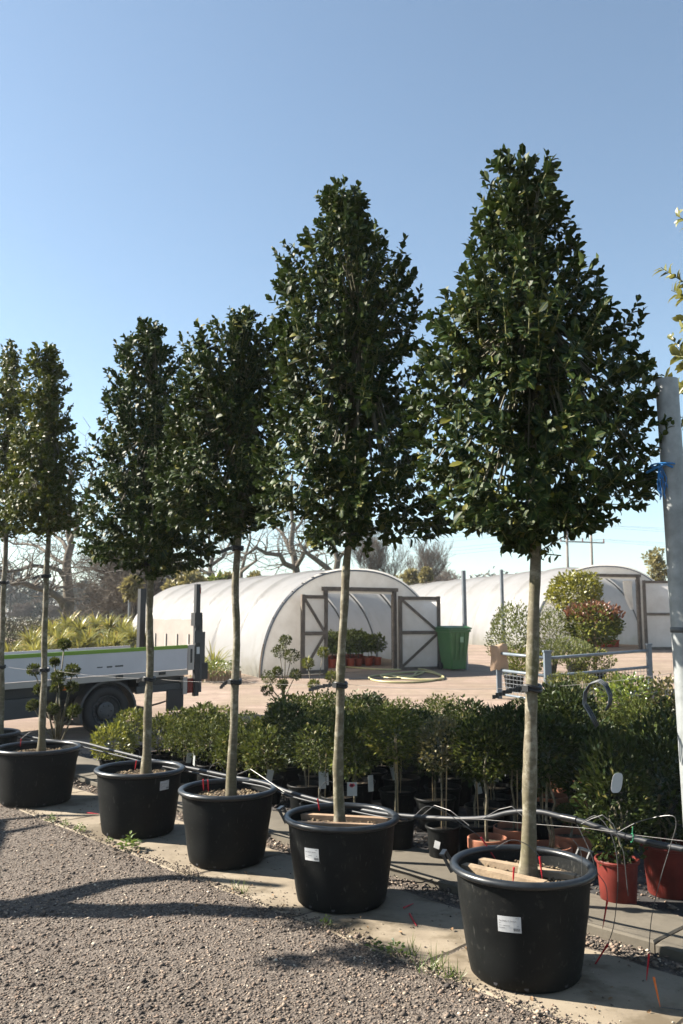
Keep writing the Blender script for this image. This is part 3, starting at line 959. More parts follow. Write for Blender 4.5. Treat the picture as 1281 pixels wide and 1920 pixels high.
def potted_holly(idx, base, rim_r, pot_h, base_r, trunk_px, trunk_r, rows, n_shoots, label, leafm='holly_leaf', stick=None, planks=(), size=0.058, handles=(), per=17):
    root = thing('potted_holly_tree', label, 'tree', base, 'clipped holly standards in black tubs')
    y = base.y
    z0 = base.z
    wall_r = rim_r - 0.028
    prof = [(base_r - 0.012, 0.004), (base_r, 0.016)]
    for k in range(1, 9):
        w = k / 8
        z = 0.016 + (pot_h - 0.06) * w
        r = base_r + (wall_r - base_r) * w ** 0.8
        if k in (5, 6): r += 0.003
        prof.append((r, z))
    prof += [(wall_r + 0.002, pot_h - 0.02)]
    inner = [(wall_r - 0.006, pot_h - 0.02), (wall_r - 0.03, pot_h - 0.16)]
    mb = MB().lathe(prof + inner, 56, base, wob=0.006)
    pot = mb.build('pot', 'pot_black', root, smooth='auto')
    def rfun(z): return float(np.interp(z, [p[1] for p in prof[1:]], [p[0] for p in prof[1:]]))
    rim = MB()
    rp = []
    for k in range(11):
        t = math.pi * (1.25 - 1.5 * k / 10)
        rp.append((rim_r - 0.022 + 0.022 * -math.cos(t) * -1, pot_h - 0.012 + 0.017 * math.sin(t)))
    rp = [(rim_r - 0.03, pot_h - 0.035)] + [(rim_r - 0.022 + 0.022 * math.cos(t), pot_h - 0.014 + 0.018 * math.sin(t)) for t in np.linspace(math.pi * 1.05, -0.55 * math.pi, 12)] + [(wall_r + 0.001, pot_h - 0.036)]
    rim.lathe(rp, 56, base, close_bottom=False, wob=0.006)
    rim.build('rim', 'pot_rim', pot, smooth=True)
    for ha in handles:
        o = Vector((math.cos(ha), math.sin(ha), 0))
        h = MB(); handle(h, base + o * (rim_r - 0.012), o, pot_h - 0.01)
        h.build('handle', 'pot_rim', pot)
    # drain holes: short dark lips at the foot
    for a in (-2.3, -1.75, -1.0, -0.4):
        o = Vector((math.cos(a), math.sin(a), 0))
        c = base + o * (base_r + 0.0) + Vector((0, 0, 0.03))
        MB().tube([c - o * 0.004, c + o * 0.0035], 0.011, 10).build('drain_hole', 'ink', pot)
    if stick:
        ang, zc, w, h = stick
        sticker(pot, root, rfun, ang, zc, w, h)
    zs_ = pot_h - 0.075
    so = MB(); soil_disc(so, base, wall_r - 0.02, z0 + zs_)
    soil = so.build('soil', 'soil', root, smooth=True)
    chips(soil, base, wall_r - 0.05, z0 + zs_ + 0.006, 420)
    for pk in planks:
        if pk[0] == 'px':
            a_ = atz(*pk[1], z0 + zs_ + 0.03); b_ = atz(*pk[2], z0 + zs_ + 0.03); w, mat = pk[3:]
            dv = b_ - a_; ang = math.atan2(dv.y, dv.x); ln = dv.length
            mid = (a_ + b_) / 2 - base
            offn = -mid.x * math.sin(ang) + mid.y * math.cos(ang); along = mid.x * math.cos(ang) + mid.y * math.sin(ang)
        else:
            ang, offn, ln, w, mat = pk; along = 0.0
        dirv = Vector((math.cos(ang), math.sin(ang), 0)); nn = Vector((-dirv.y, dirv.x, 0))
        c = base + nn * offn + dirv * along + Vector((0, 0, zs_ + 0.022))
        mb = MB(); a = c - dirv * ln / 2; b = c + dirv * ln / 2
        mb.bar(a, b, w, 0.032)
        # pointed stake end
        k = len(mb.v)
        e = b + dirv * 0.06
        mb.box(b + dirv * 0.012, (0.02, w * 0.7, 0.026), Matrix.Rotation(ang, 3, 'Z'))
        mb.build('batten', mat, root)
    # trunk
    pts = [at(px, py, y) for px, py in trunk_px]
    pts = sorted(pts, key=lambda p: p.z)
    pts[0] = Vector((pts[0].x, y, z0 + zs_ - 0.02))
    ztop = max(at(rows[0][1], rows[0][0], y).z, pts[-1].z + 0.3)
    axis = pts + [Vector((pts[-1].x, y, pts[-1].z + 0.02))]
    zt = at(600, rows[0][0], y).z
    fine = []
    zz = np.linspace(pts[0].z, pts[-1].z, 34)
    xs = np.interp(zz, [p.z for p in pts], [p.x for p in pts])
    xs = np.convolve(np.pad(xs, 2, mode='edge'), np.ones(5) / 5, 'valid')
    fine = [Vector((xx + 0.005 * math.sin(3.1 * q + idx) + 0.003 * math.sin(9 * q + 2 * idx), y + 0.012 * math.sin(2.3 * q + 3 * idx), q)) for xx, q in zip(xs, zz)]
    rad = []
    for i, q in enumerate(zz):
        w = i / (len(zz) - 1)
        rr = trunk_r * float(np.interp(w, [0, 0.15, 0.4, 1], [1.05, 0.88, 0.77, 0.68])) * (1 + 0.045 * math.sin(i * 1.7 + idx) + 0.05 * math.sin(i * 0.6 + 2 * idx) + (0.07 if (i * 7 + idx * 3) % 11 == 0 else 0))
        if i < 3: rr *= 1.22 - 0.08 * i
        rad.append(rr)
    # leader runs on up inside the crown
    top = fine[-1]
    lead = [Vector((axis_x(pts, top.z + (zt - 0.25 - top.z) * k / 6) + R(-0.012, 0.012), y + R(-0.012, 0.012), top.z + (zt - 0.25 - top.z) * k / 6)) for k in range(1, 7)]
    MB().tube(fine + lead, rad + [rad[-1] * (1 - 0.14 * k) for k in range(1, 7)], 18).build('trunk', 'holly_bark', root, smooth=True)
    axis = fine + lead
    crown = holly_crown(root, rows, axis, y, n_shoots, leafm, size=size, per=per)
    return root, fine

T1ROWS = [(292, 925, 965), (318, 920, 1050), (345, 898, 1058), (400, 872, 1064), (430, 885, 1068), (460, 905, 1080), (500, 866, 1088), (528, 840, 1120), (560, 806, 1165), (600, 800, 1175), (650, 795, 1198), (700, 785, 1205), (750, 780, 1214), (800, 775, 1230), (850, 778, 1236), (900, 790, 1230), (940, 800, 1212), (970, 812, 1168), (990, 845, 1158), (1008, 930, 1030), (1038, 955, 1012)]
T2ROWS = [(345, 630, 655), (362, 590, 685), (400, 592, 702), (445, 560, 712), (460, 520, 740), (490, 522, 772), (530, 516, 778), (600, 512, 790), (650, 512, 795), (700, 500, 800), (760, 490, 806), (820, 484, 815), (880, 478, 830), (930, 482, 850), (970, 486, 862), (1000, 500, 862), (1012, 560, 790)]
T3ROWS = [(578, 432, 452), (600, 420, 500), (625, 370, 520), (650, 345, 524), (700, 335, 530), (760, 318, 535), (820, 305, 536), (880, 292, 535), (930, 283, 532), (965, 288, 518), (995, 305, 492)]
T4ROWS = [(597, 255, 278), (625, 245, 318), (650, 228, 330), (690, 208, 345), (740, 194, 355), (800, 178, 368), (850, 166, 384), (900, 158, 400), (950, 150, 416), (1000, 150, 420), (1035, 156, 416), (1058, 176, 400), (1074, 225, 350)]
T5ROWS = [(645, 70, 88), (665, 52, 116), (700, 44, 126), (740, 38, 132), (790, 26, 142), (840, 14, 152), (890, 4, 158), (940, 0, 158), (975, 0, 155), (1002, 15, 140)]
T6ROWS = [(640, 8, 30), (665, -14, 44), (700, -30, 55), (760, -45, 66), (840, -62, 76), (920, -68, 80), (975, -60, 74), (1000, -30, 50)]

P1 = Vector((0.885, 4.36, 0.008)); P2 = Vector((0.0, 5.42, 0.008)); P3 = Vector((-0.81, 6.28, 0.008))
P4 = Vector((-1.63, 7.10, 0.008)); P5 = Vector((-2.86, 8.25, 0.008)); P6 = Vector((-3.78, 9.25, 0.02))
tree1, ax1 = potted_holly(1, P1, 0.352, 0.505, 0.262, [(987, 1638), (991, 1518), (997, 1424), (997, 1330), (996, 1307), (1001, 1213), (1003, 1119), (1003, 1044), (1002, 950)], 0.041, T1ROWS, 1050,
    'largest holly standard, in the nearest black tub with a white paper label', stick=(-1.98, 0.315, 0.108, 0.072), planks=(('px', (870, 1622), (1022, 1656), 0.055, 'timber_pale'), ('px', (900, 1612), (1080, 1643), 0.045, 'timber_pale')), handles=(2.85, 0.42))
tree2, ax2 = potted_holly(2, P2, 0.355, 0.500, 0.268, [(637, 1536), (636, 1474), (637, 1402), (638, 1309), (640, 1240), (643, 1165), (645, 1094), (650, 1040), (657, 1011)], 0.036, T2ROWS, 1150,
    'tall pointed holly standard in the second black tub from the steel post', stick=(-2.15, 0.335, 0.10, 0.07), planks=(('px', (555, 1527), (728, 1536), 0.05, 'timber_brown'), ('px', (556, 1543), (700, 1547), 0.045, 'timber_brown')), handles=(2.9,))
tree3, ax3 = potted_holly(3, P3, 0.352, 0.500, 0.262, [(436, 1480), (437, 1405), (438, 1387), (442, 1256), (442, 1162), (440, 1110), (444, 1050), (450, 975)], 0.036, T3ROWS, 900,
    'holly standard with an unlabelled black tub between two labelled tubs', planks=((-0.05, -0.18, 0.44, 0.05, 'timber_brown'),), handles=())
tree4, ax4 = potted_holly(4, P4, 0.360, 0.500, 0.280, [(275, 1442), (275, 1387), (275, 1367), (279, 1275), (281, 1162), (284, 1069)], 0.040, T4ROWS, 880,
    'holly standard whose black tub has a sticker high on its right side', stick=(-0.72, 0.40, 0.085, 0.07), planks=((0.12, -0.12, 0.55, 0.06, 'timber_brown'),), handles=())
tree5, ax5 = potted_holly(5, P5, 0.392, 0.500, 0.315, [(78, 1394), (80, 1350), (83, 1256), (86, 1125), (90, 1012)], 0.037, T5ROWS, 620,
    'warm green holly standard in the wide black tub at the left edge', leafm='holly_leaf_warm', planks=((0.2, -0.14, 0.5, 0.06, 'timber_brown'),), per=15)
tree6, ax6 = potted_holly(6, P6, 0.360, 0.490, 0.28, [(0, 1370), (2, 1280), (4, 1200), (8, 1100), (11, 1020)], 0.037, T6ROWS, 480,
    'half-hidden holly standard cut off by the left edge of the picture', leafm='holly_leaf_warm', per=14)

# ------------------------------------------------------------------ steel post, wires, ties, pipe
def steel_post():
    top = at(1250, 712, 3.92); foot = Vector((top.x + 0.045, 3.92, 0.0))
    root = thing('steel_post', 'stout galvanised steel post at the right edge', 'post', foot)
    mb = MB(); r = 0.051
    n = 40
    d = (top - foot)
    vs = []
    for (k, rr) in ((0.0, r), (1.0, r), (1.0, r - 0.004), (0.97, r - 0.004)):
        for j in range(n):
            t = 2 * math.pi * j / n
            vs.append(foot + d * k + Vector((math.cos(t) * rr, math.sin(t) * rr, 0)))
    fs = [(i * n + j, i * n + (j + 1) % n, (i + 1) * n + (j + 1) % n, (i + 1) * n + j) for i in range(3) for j in range(n)]
    fs.append(tuple(3 * n + j for j in range(n)))
    mb.add(vs, fs).build('tube', 'galvanised', root, smooth='auto')
    mb = MB(); c = foot + d * 0.585
    mb.lathe([(0.052, -0.012), (0.0545, -0.009), (0.0545, 0.009), (0.052, 0.012)], 32, c, close_bottom=False)
    mb.build('wire_band', 'steel_dark', root, smooth='auto')
    return root, foot, top
post, post_foot, post_top = steel_post()

def sag(a, b, drop, n=10):
    return [a.lerp(b, k / n) + Vector((0, 0, -drop * 4 * (k / n) * (1 - k / n))) for k in range(n + 1)]

def tie_point(ax, py, y):
    z = at(600, py, y).z
    x = float(np.interp(z, [p.z for p in ax], [p.x for p in ax]))
    return Vector((x, y, z))
lower = [tie_point(ax6, 1250, P6.y), tie_point(ax5, 1256, P5.y), tie_point(ax4, 1273, P4.y), tie_point(ax3, 1278, P3.y), tie_point(ax2, 1284, P2.y), tie_point(ax1, 1290, P1.y)]
upper = [tie_point(ax6, 1092, P6.y), tie_point(ax5, 1080, P5.y), tie_point(ax4, 1058, P4.y), tie_point(ax3, 1028, P3.y), tie_point(ax2, 1005, P2.y), tie_point(ax1, 945, P1.y)]
FRONT = -RN * 0.045                    # the wires run on the camera side of the trunks... just clear of the bark
def wire(name, pts, label, end, mat='wire'):
    path = []
    q = [p - RN * -0.05 for p in pts] + [end]
    for a, b in zip(q[:-1], q[1:]):
        path += sag(a, b, 0.012 * (b - a).length, 8)[:-1]
    path.append(q[-1])
    o = MB().tube(path, 0.0011, 5).build(name, mat)
    return tag(o, label, 'wire', 'straining wires of the tree row')
wire('wire', lower, 'thin support wire running waist-high from trunk to trunk', at(1262, 1262, 3.92))
wire('wire', upper, 'thin support wire running through the undersides of the crowns', at(1238, 892, 3.94))

def tree_tie(p, r, label, tail):
    root = thing('tree_tie', label, 'tie', p, 'black rubber ties around the trunks')
    ring = [p + Vector((math.cos(t) * (r + 0.009), math.sin(t) * (r + 0.009), 0.006 * math.sin(2 * t))) for t in np.linspace(0, 2 * math.pi, 18, endpoint=False)]
    mb = MB()
    for dz in (-0.008, 0.008):
        mb.tube([q + Vector((0, 0, dz)) for q in ring], 0.0095, 6, closed=True)
    mb.build('loop', 'black_rubber', root, smooth=True)
    # ribbed tail of the belt and its buckle block
    tl = MB(); d = tail.normalized()
    st0 = p + Vector((d.x, d.y, 0)).normalized() * (r + 0.008) - RN * (0.6 * r)
    m = 9
    for k in range(m):
        w = k / m
        c = st0 + tail * w + Vector((0, 0, -0.02 * w * w))
        tl.box(c, (0.015, 0.011, 0.026 if k % 2 else 0.019), Matrix.Rotation(math.atan2(tail.y, tail.x), 3, 'Z'))
    tl.build('ribbed_tail', 'black_rubber', root)
    bk = MB()
    bc = p - RN * (r + 0.014)
    bk.box(bc, (0.036, 0.018, 0.030), Matrix.Rotation(math.atan2(RU.y, RU.x), 3, 'Z'))
    bk.build('buckle', 'black_rubber', root)
    return root
UT = RU * 0.16
tree_tie(lower[5], 0.036, 'black ribbed rubber tie halfway up the nearest trunk', Vector((-0.15, 0.0, -0.03)))
tree_tie(lower[4], 0.030, 'black ribbed rubber tie waist-high on the second trunk', Vector((-0.16, 0.05, -0.02)))
tree_tie(lower[3], 0.032, 'black rubber tie waist-high on the third trunk from the steel post', Vector((-0.06, 0.02, -0.03)))
tree_tie(lower[2], 0.036, 'black rubber tie waist-high on the trunk in front of the truck tail', Vector((-0.05, 0.02, -0.01)))
tree_tie(lower[1], 0.033, 'black rubber tie waist-high on the trunk in front of the truck side', Vector((-0.07, 0.02, 0.0)))
tree_tie(lower[0], 0.033, 'black rubber tie waist-high on the leftmost trunk', Vector((-0.06, 0.02, 0.0)))
tree_tie(upper[5], 0.033, 'black rubber tie under the crown of the nearest tree', Vector((-0.14, 0.02, 0.0)))
tree_tie(upper[4], 0.028, 'black rubber tie under the crown of the second tree', Vector((-0.11, 0.05, -0.03)))
tree_tie(upper[3], 0.030, 'black rubber tie under the crown of the third tree', Vector((-0.08, 0.03, -0.01)))
tree_tie(upper[2], 0.033, 'black rubber tie hidden under the crown of the fourth tree', Vector((-0.06, 0.03, 0.0)))
tree_tie(upper[1], 0.033, 'black rubber tie below the crown of the fifth tree, before a bare oak', Vector((-0.08, 0.02, -0.01)))
tree_tie(upper[0], 0.033, 'black rubber tie below the crown of the leftmost tree', Vector((-0.06, 0.02, 0.0)))

def twine():
    a = at(1228, 880, 3.94)
    mb = MB()
    for k in range(9):
        p = a + Vector((R(-0.004, 0.012), R(-0.055, -0.045), R(-0.01, 0.01)))
        pts = [p]
        for q in range(6):
            p = p + Vector((R(-0.008, 0.010), R(-0.004, 0.004), -R(0.012, 0.03)))
            pts.append(p)
        mb.tube(pts, 0.0026, 4)
    b = at(1243, 872, 3.90)
    mb.tube([at(1213, 886, 3.96), at(1228, 878, 3.90), b + Vector((0, -0.03, 0)), at(1262, 876, 3.86)], 0.006, 6)
    mb.tube([b + Vector((0.03 * math.cos(t) * 1.75, 0.0525 * math.sin(t), 0)) for t in np.linspace(0, 6.28, 20)], 0.004, 5)
    tag(mb.build('twine', 'blue_twine', loc=a), 'frayed bright blue twine knotted round the steel post', 'twine')
twine()

# irrigation main: lies along the backs of the tubs
PIPE = [(-60, 1362), (0, 1370), (90, 1388), (150, 1392), (210, 1407), (300, 1429), (375, 1444), (427, 1455), (494, 1468), (548, 1487), (620, 1506), (709, 1524), (763, 1530), (850, 1535), (913, 1533), (958, 1523), (1010, 1522), (1055, 1532), (1093, 1541), (1157, 1563), (1213, 1578), (1281, 1592), (1340, 1605)]
def pipe():
    pts = [at_t(px, py, 0.40) for px, py in PIPE]
    root = thing('irrigation_pipe', 'black plastic irrigation pipe winding behind the tubs', 'pipe', pts[len(pts) // 2])
    fine = []
    P = [np.array(p) for p in pts]
    for i in range(len(P) - 1):
        p0, p1, p2, p3 = P[max(i - 1, 0)], P[i], P[i + 1], P[min(i + 2, len(P) - 1)]
        for k in range(6):
            t = k / 6
            fine.append(Vector(0.5 * ((2 * p1) + (-p0 + p2) * t + (2 * p0 - 5 * p1 + 4 * p2 - p3) * t ** 2 + (-p0 + 3 * p1 - 3 * p2 + p3) * t ** 3)))
    MB().tube(fine, 0.0138, 14).build('hose', 'pipe_black', root, smooth=True)
    for px, py in ((1068, 1535), (300, 1429)):
        c = at_t(px, py, 0.40)
        j = min(range(len(fine)), key=lambda i: (fine[i] - c).length)
        d = (fine[min(j + 1, len(fine) - 1)] - fine[j - 1]).normalized()
        MB().tube([fine[j] - d * 0.045, fine[j] + d * 0.045], 0.018, 14).build('joint', 'pipe_joint', root, smooth='auto')
    c = at_t(1185, 1570, 0.40)
    j = min(range(len(fine)), key=lambda i: (fine[i] - c).length)
    ring = [fine[j] + Vector((0.004 * math.cos(t), 0.019 * math.sin(t), 0.02 * math.cos(t))) for t in np.linspace(0, 6.28, 14)]
    MB().tube(ring, 0.003, 5).tube([ring[0], ring[0] + Vector((0.0, -0.01, 0.035))], 0.003, 5).build('green_tie', 'green_tie', root)
    # second thinner pipe laid along it
    pts2 = [at_t(px, py + 7, 0.36) for px, py in PIPE[:13]]
    p2 = MB().tube(pts2, 0.007, 8).build('narrow_pipe', 'pipe_black', None, smooth=True)
    tag(p2, 'narrow black water pipe lying along the fat one', 'pipe')
    w = MB().tube([at_t(px, py, 0.30) for px, py in ((800, 1533), (900, 1536), (1000, 1545), (1100, 1553), (1200, 1567), (1290, 1578))], 0.0016, 5).build('grey_cord', 'wire', None)
    tag(w, 'pale taut cord running beside the irrigation pipe', 'cord')
    return fine
pipe_pts = pipe()
# ------------------------------------------------------------------ nursery plants in the bed
def crown_mesh(name, n, rx, ry, rz, mat, leaf=0.030, shape='dia', hollow=0.35, flat_bottom=0.0, up=0.5, wide=0.5, top_bias=0.0, seed_lumps=3):
    """a mass of small leaves through an uneven ellipsoid, centred on the origin"""
    d = rand_unit(n)
    ph = rng.uniform(0, 6.28, 6)
    lump = 1.0
    for k in range(seed_lumps):
        lump = lump + 0.09 * np.sin((2 + k) * np.arctan2(d[:, 1], d[:, 0]) + ph[k]) * np.cos((1 + k) * 1.7 * d[:, 2] + ph[k + 3])
    f = np.where(rng.random(n) < 0.72, rng.uniform(0.80, 1.05, n), rng.uniform(hollow, 0.85, n)) * lump
    p = d * f[:, None] * np.array([[rx, ry, rz]])
    if flat_bottom:
        p[:, 2] = np.maximum(p[:, 2], -rz * flat_bottom + rng.uniform(-0.02, 0.03, n))
    ld = unit(d * np.array([[1, 1, 0.7]]) + np.array([[0, 0, up]]) + rng.normal(0, 0.45, (n, 3)))
    nr = unit(np.array([[0, 0, 1.0]]) + d * 0.6 + rng.normal(0, 0.45, (n, 3)))
    ln = leaf * rng.uniform(0.7, 1.3, n)
    P, T, U = leaf_arrays(p, ld, nr, ln, ln * wide * rng.uniform(0.8, 1.2, n), shape, rng.uniform(0.5, 2.0, n))
    me = np_mesh(name, P, T, U)
    me.materials.append(M[mat])
    return me

def pot_parts(root, r, h, mat, rim=None, soil_mat='soil', n=24, rimw=0.012, band=0.0):
    b = Vector(root.location)
    rb = r * 0.78
    prof = [(rb - 0.006, 0.002), (rb, 0.01)]
    if band:
        prof += [(rb + (r - rimw - rb) * 0.72, h - band - 0.004), (r - 0.003, h - band), (r, h - band + 0.006), (r, h - 0.004), (r - 0.004, h), (r - 0.012, h), (r - 0.016, h - 0.05)]
    else:
        prof += [(rb + (r - rimw - rb), h - 0.022), (r, h - 0.018), (r + 0.002, h - 0.006), (r - 0.002, h), (r - 0.008, h), (r - 0.014, h - 0.05)]
    pot = MB().lathe(prof, n, b).build('pot', mat, root, smooth='auto')
    so = MB(); soil_disc(so, b, r - 0.015, b.z + h - 0.035, 14, 0.006)
    so.build('soil', soil_mat, root)
    return pot

def stem(root, h0, h1, r, bend=0.015, mat='holly_bark', name='stem', dx=0.0, dy=0.0):
    b = Vector(root.location)
    pts = [b + Vector((dx + R(-bend, bend) * (k > 0), dy + R(-bend, bend) * (k > 0), h0 + (h1 - h0) * k / 6)) for k in range(7)]
    return MB().tube(pts, [r * (1.1 - 0.3 * k / 6) for k in range(7)], 7).build(name, mat, root, smooth=True)

def cane(root, h, dx, lean=0.02):
    b = Vector(root.location)
    return MB().tube([b + Vector((dx, 0.0, 0.12)), b + Vector((dx + R(-lean, lean), R(-lean, lean), h))], 0.0042, 6).build('cane', 'cane', root)

def card_tag(root, z, dx, dy, w, h, mat, rz, name='plant_tag', picture=False):
    b = Vector(root.location)
    c = b + Vector((dx, dy, z))
    rot = Matrix.Rotation(rz, 3, 'Z') @ Matrix.Rotation(R(-0.25, 0.25), 3, 'Y')
    o = MB().box(c, (w, 0.0016, h), rot).build(name, mat, root)
    if picture:
        q = MB()
        for k in range(3):
            q.box(c + rot @ Vector((R(-w * .25, w * .25), -0.0022, h * 0.22 + R(-0.012, 0.012))), (w * 0.28, 0.0014, w * 0.28), rot @ Matrix.Rotation(R(0, 1.5), 3, 'Y'))
        q.build('flower_picture', 'pink_flower', o)
    return o

CROWNS = {}
def crowns(kind):
    if kind not in CROWNS:
        spec = {
            'std': dict(n=1500, rx=0.205, ry=0.205, rz=0.20, mat='box_leaf', leaf=0.034),
            'std_straw': dict(n=1300, rx=0.165, ry=0.165, rz=0.185, mat='straw_leaf', leaf=0.034),
            'std_dark': dict(n=1500, rx=0.21, ry=0.21, rz=0.20, mat='shrub_dark_leaf', leaf=0.040),
            'bush': dict(n=1400, rx=0.21, ry=0.21, rz=0.19, mat='box_leaf', leaf=0.036),
            'lime': dict(n=1300, rx=0.25, ry=0.24, rz=0.19, mat='lime_leaf', leaf=0.038),
            'tall': dict(n=2000, rx=0.27, ry=0.27, rz=0.42, mat='shrub_dark_leaf', leaf=0.046),
            'tall_mix': dict(n=1800, rx=0.25, ry=0.25, rz=0.36, mat='box_leaf', leaf=0.042),
        }[kind]
        CROWNS[kind] = [crown_mesh('crown', **dict(spec, mat=({0: 'box_leaf', 1: 'box_leaf_dark', 2: 'box_leaf_dark'}[v] if kind in ('std', 'bush') else spec['mat']), leaf=spec['leaf'] * (1.0, 0.85, 1.15)[v])) for v in range(3)]
    return CROWNS[kind]

BED = 'potted shrubs crowded in the bed'
def bed_plant(p, kind, label, z_c, pot=('pot_black', 0.15, 0.24), stem_r=0.008, canes=(), tags=(), sc=(1, 1, 1), group=None, stems=1, band=0.0, name='potted_shrub'):
    root = thing(name, label, 'shrub', p, group)
    pot_parts(root, pot[1], pot[2], pot[0], band=band)
    for k in range(stems):
        stem(root, pot[2] - 0.05, z_c - 0.02, stem_r, 0.012 if stems == 1 else 0.03, 'holly_bark', 'stem', R(-0.02, 0.02) * (stems > 1), R(-0.02, 0.02) * (stems > 1))
    for dx in canes: cane(root, z_c, dx)
    for t in tags: card_tag(root, *t)
    c = link_mesh('crown', random.choice(crowns(kind)), None, root)
    c.location = (0, 0, z_c)
    c.rotation_euler = (0, 0, R(0, 6.28))
    c.scale = sc
    return root

# front of the bed, each at its own place
def bp(px, py, z):           # where the rim of a pot of height z shows at (px, py)
    p = atz(px, py, z)
    return Vector((p.x, p.y, gz(p.y) + 0.012))

front = []
def fp(p, *a, **k):
    front.append((p.x, p.y)); return bed_plant(p, *a, **k)

s = fp(bp(831, 1550, 0.25), 'std_straw', 'straw-tinted lollipop shrub in a labelled black pot behind the nearest tub', 0.80, pot=('pot_black', 0.125, 0.25), canes=(-0.014, 0.016), stem_r=0.006)
card_tag(s, 0.14, -0.055, -0.098, 0.042, 0.05, 'white_tag', -0.5, 'paper_label')
fp(bp(893, 1546, 0.24), 'std_dark', 'dark shrub in a black pot between the straw lollipop and the terracotta pots', 0.74, pot=('pot_black', 0.15, 0.24), canes=(0.02,))
fp(bp(914, 1573, 0.22), 'std', 'green lollipop shrub with knobbly stem in the leftmost terracotta pot', 0.80, pot=('terracotta', 0.135, 0.22), band=0.07, stem_r=0.011, sc=(1.1, 1.1, 0.95))
fp(bp(962, 1553, 0.24), 'std_dark', 'dark lollipop shrub with a leaning cane in terracotta behind the nearest trunk', 0.86, pot=('terracotta', 0.14, 0.24), band=0.07, canes=(0.03,))
fp(bp(1033, 1588, 0.20), 'std_dark', 'dark shrub with twin pale stems in a terracotta pot right of the nearest trunk', 0.82, pot=('terracotta', 0.14, 0.20), band=0.06, stems=2, stem_r=0.009, sc=(1.05, 1.05, 1))
fp(bp(1071, 1565, 0.23), 'std', 'low green shrub in the terracotta pot under the pipe joint', 0.36, pot=('terracotta', 0.15, 0.23), band=0.07, sc=(0.5, 0.5, 0.3))
fp(bp(1072, 1506, 0.24), 'tall', 'tall dark shrub in the rear terracotta pot under the irrigation pipe', 0.80, pot=('terracotta', 0.15, 0.24), band=0.07, sc=(0.8, 0.8, 0.7))
fp(bp(1030, 1494, 0.24), 'std_dark', 'dark lollipop shrub in a terracotta pot deep behind the nearest trunk', 0.84, pot=('terracotta', 0.15, 0.24), band=0.07, sc=(1.2, 1.2, 1.1))
fp(bp(1062, 1470, 0.24), 'std_dark', 'dark shrub in the farthest of the terracotta pots', 0.86, pot=('terracotta', 0.15, 0.24), band=0.07, sc=(1.2, 1.2, 1.1))
sh = fp(bp(1157, 1613, 0.27), 'tall', 'dark holly shrub with a hanging white tag in a bright red pot', 0.62, pot=('red_pot', 0.130, 0.27), stems=3, sc=(0.74, 0.74, 0.90), stem_r=0.008)
fp(bp(1252, 1585, 0.30), 'tall', 'dark holly shrub in the larger red pot at the right edge', 0.70, pot=('red_pot', 0.165, 0.30), stems=3, sc=(0.95, 0.95, 0.95), stem_r=0.009)
fp(bp(742, 1535, 0.25), 'tall_mix', 'leafy green shrub on a brown cane right of the second trunk', 0.84, pot=('pot_black', 0.15, 0.25), canes=(0.0, 0.02), sc=(0.85, 0.85, 0.5), tags=((0.13, -0.10, -0.125, 0.04, 0.045, 'white_tag', -0.6, 'paper_label'),))
fp(bp(600, 1508, 0.25), 'std', 'small lollipop shrub with white tags just left of the second trunk', 0.66, pot=('pot_black', 0.16, 0.25), canes=(0.035,), tags=((0.44, 0.02, -0.1, 0.055, 0.13, 'clear_tag', 0.2), (0.47, 0.06, -0.11, 0.018, 0.13, 'white_tag', 0.4)), sc=(1, 1, 0.9))
fp(bp(665, 1520, 0.25), 'std', 'round shrub with a flower picture card right of the second trunk', 0.70, pot=('pot_black', 0.16, 0.25), tags=((0.42, -0.02, -0.12, 0.075, 0.10, 'clear_tag', 0.0, 'picture_card', True), (0.46, 0.12, -0.11, 0.045, 0.12, 'clear_tag', 0.5)), sc=(1, 1, 1.05))
fp(bp(212, 1425, 0.22), 'lime', 'low golden-green dome shrub in a grey-black pot behind the fourth tub', 0.38, pot=('pot_black', 0.15, 0.22))

# the white tag hanging on the holly in the red pot
tg = Vector(sh.location)
p = at(1157, 1468, tg.y - 0.23)
vs = []
n = 18
for k in range(n):
    t = 2 * math.pi * k / n
    x = 0.036 * (abs(math.cos(t)) ** 0.6) * math.copysign(1, math.cos(t)); z = 0.056 * (abs(math.sin(t)) ** 0.7) * math.copysign(1, math.sin(t))
    vs.append(p + Vector((x * 0.95 + z * 0.18, 0.25 * x, z)))
vs += [v + Vector((0, 0.0015, 0)) for v in vs]
tgm = MB().add(vs, [tuple(range(n)), tuple(range(2 * n - 1, n - 1, -1))] + [(i, i + n, (i + 1) % n + n, (i + 1) % n) for i in range(n)])
tgo = tgm.build('hanging_tag', 'white_tag', None, loc=p)
tag(tgo, 'white rounded tag hanging in the dark holly above the red pot', 'tag')

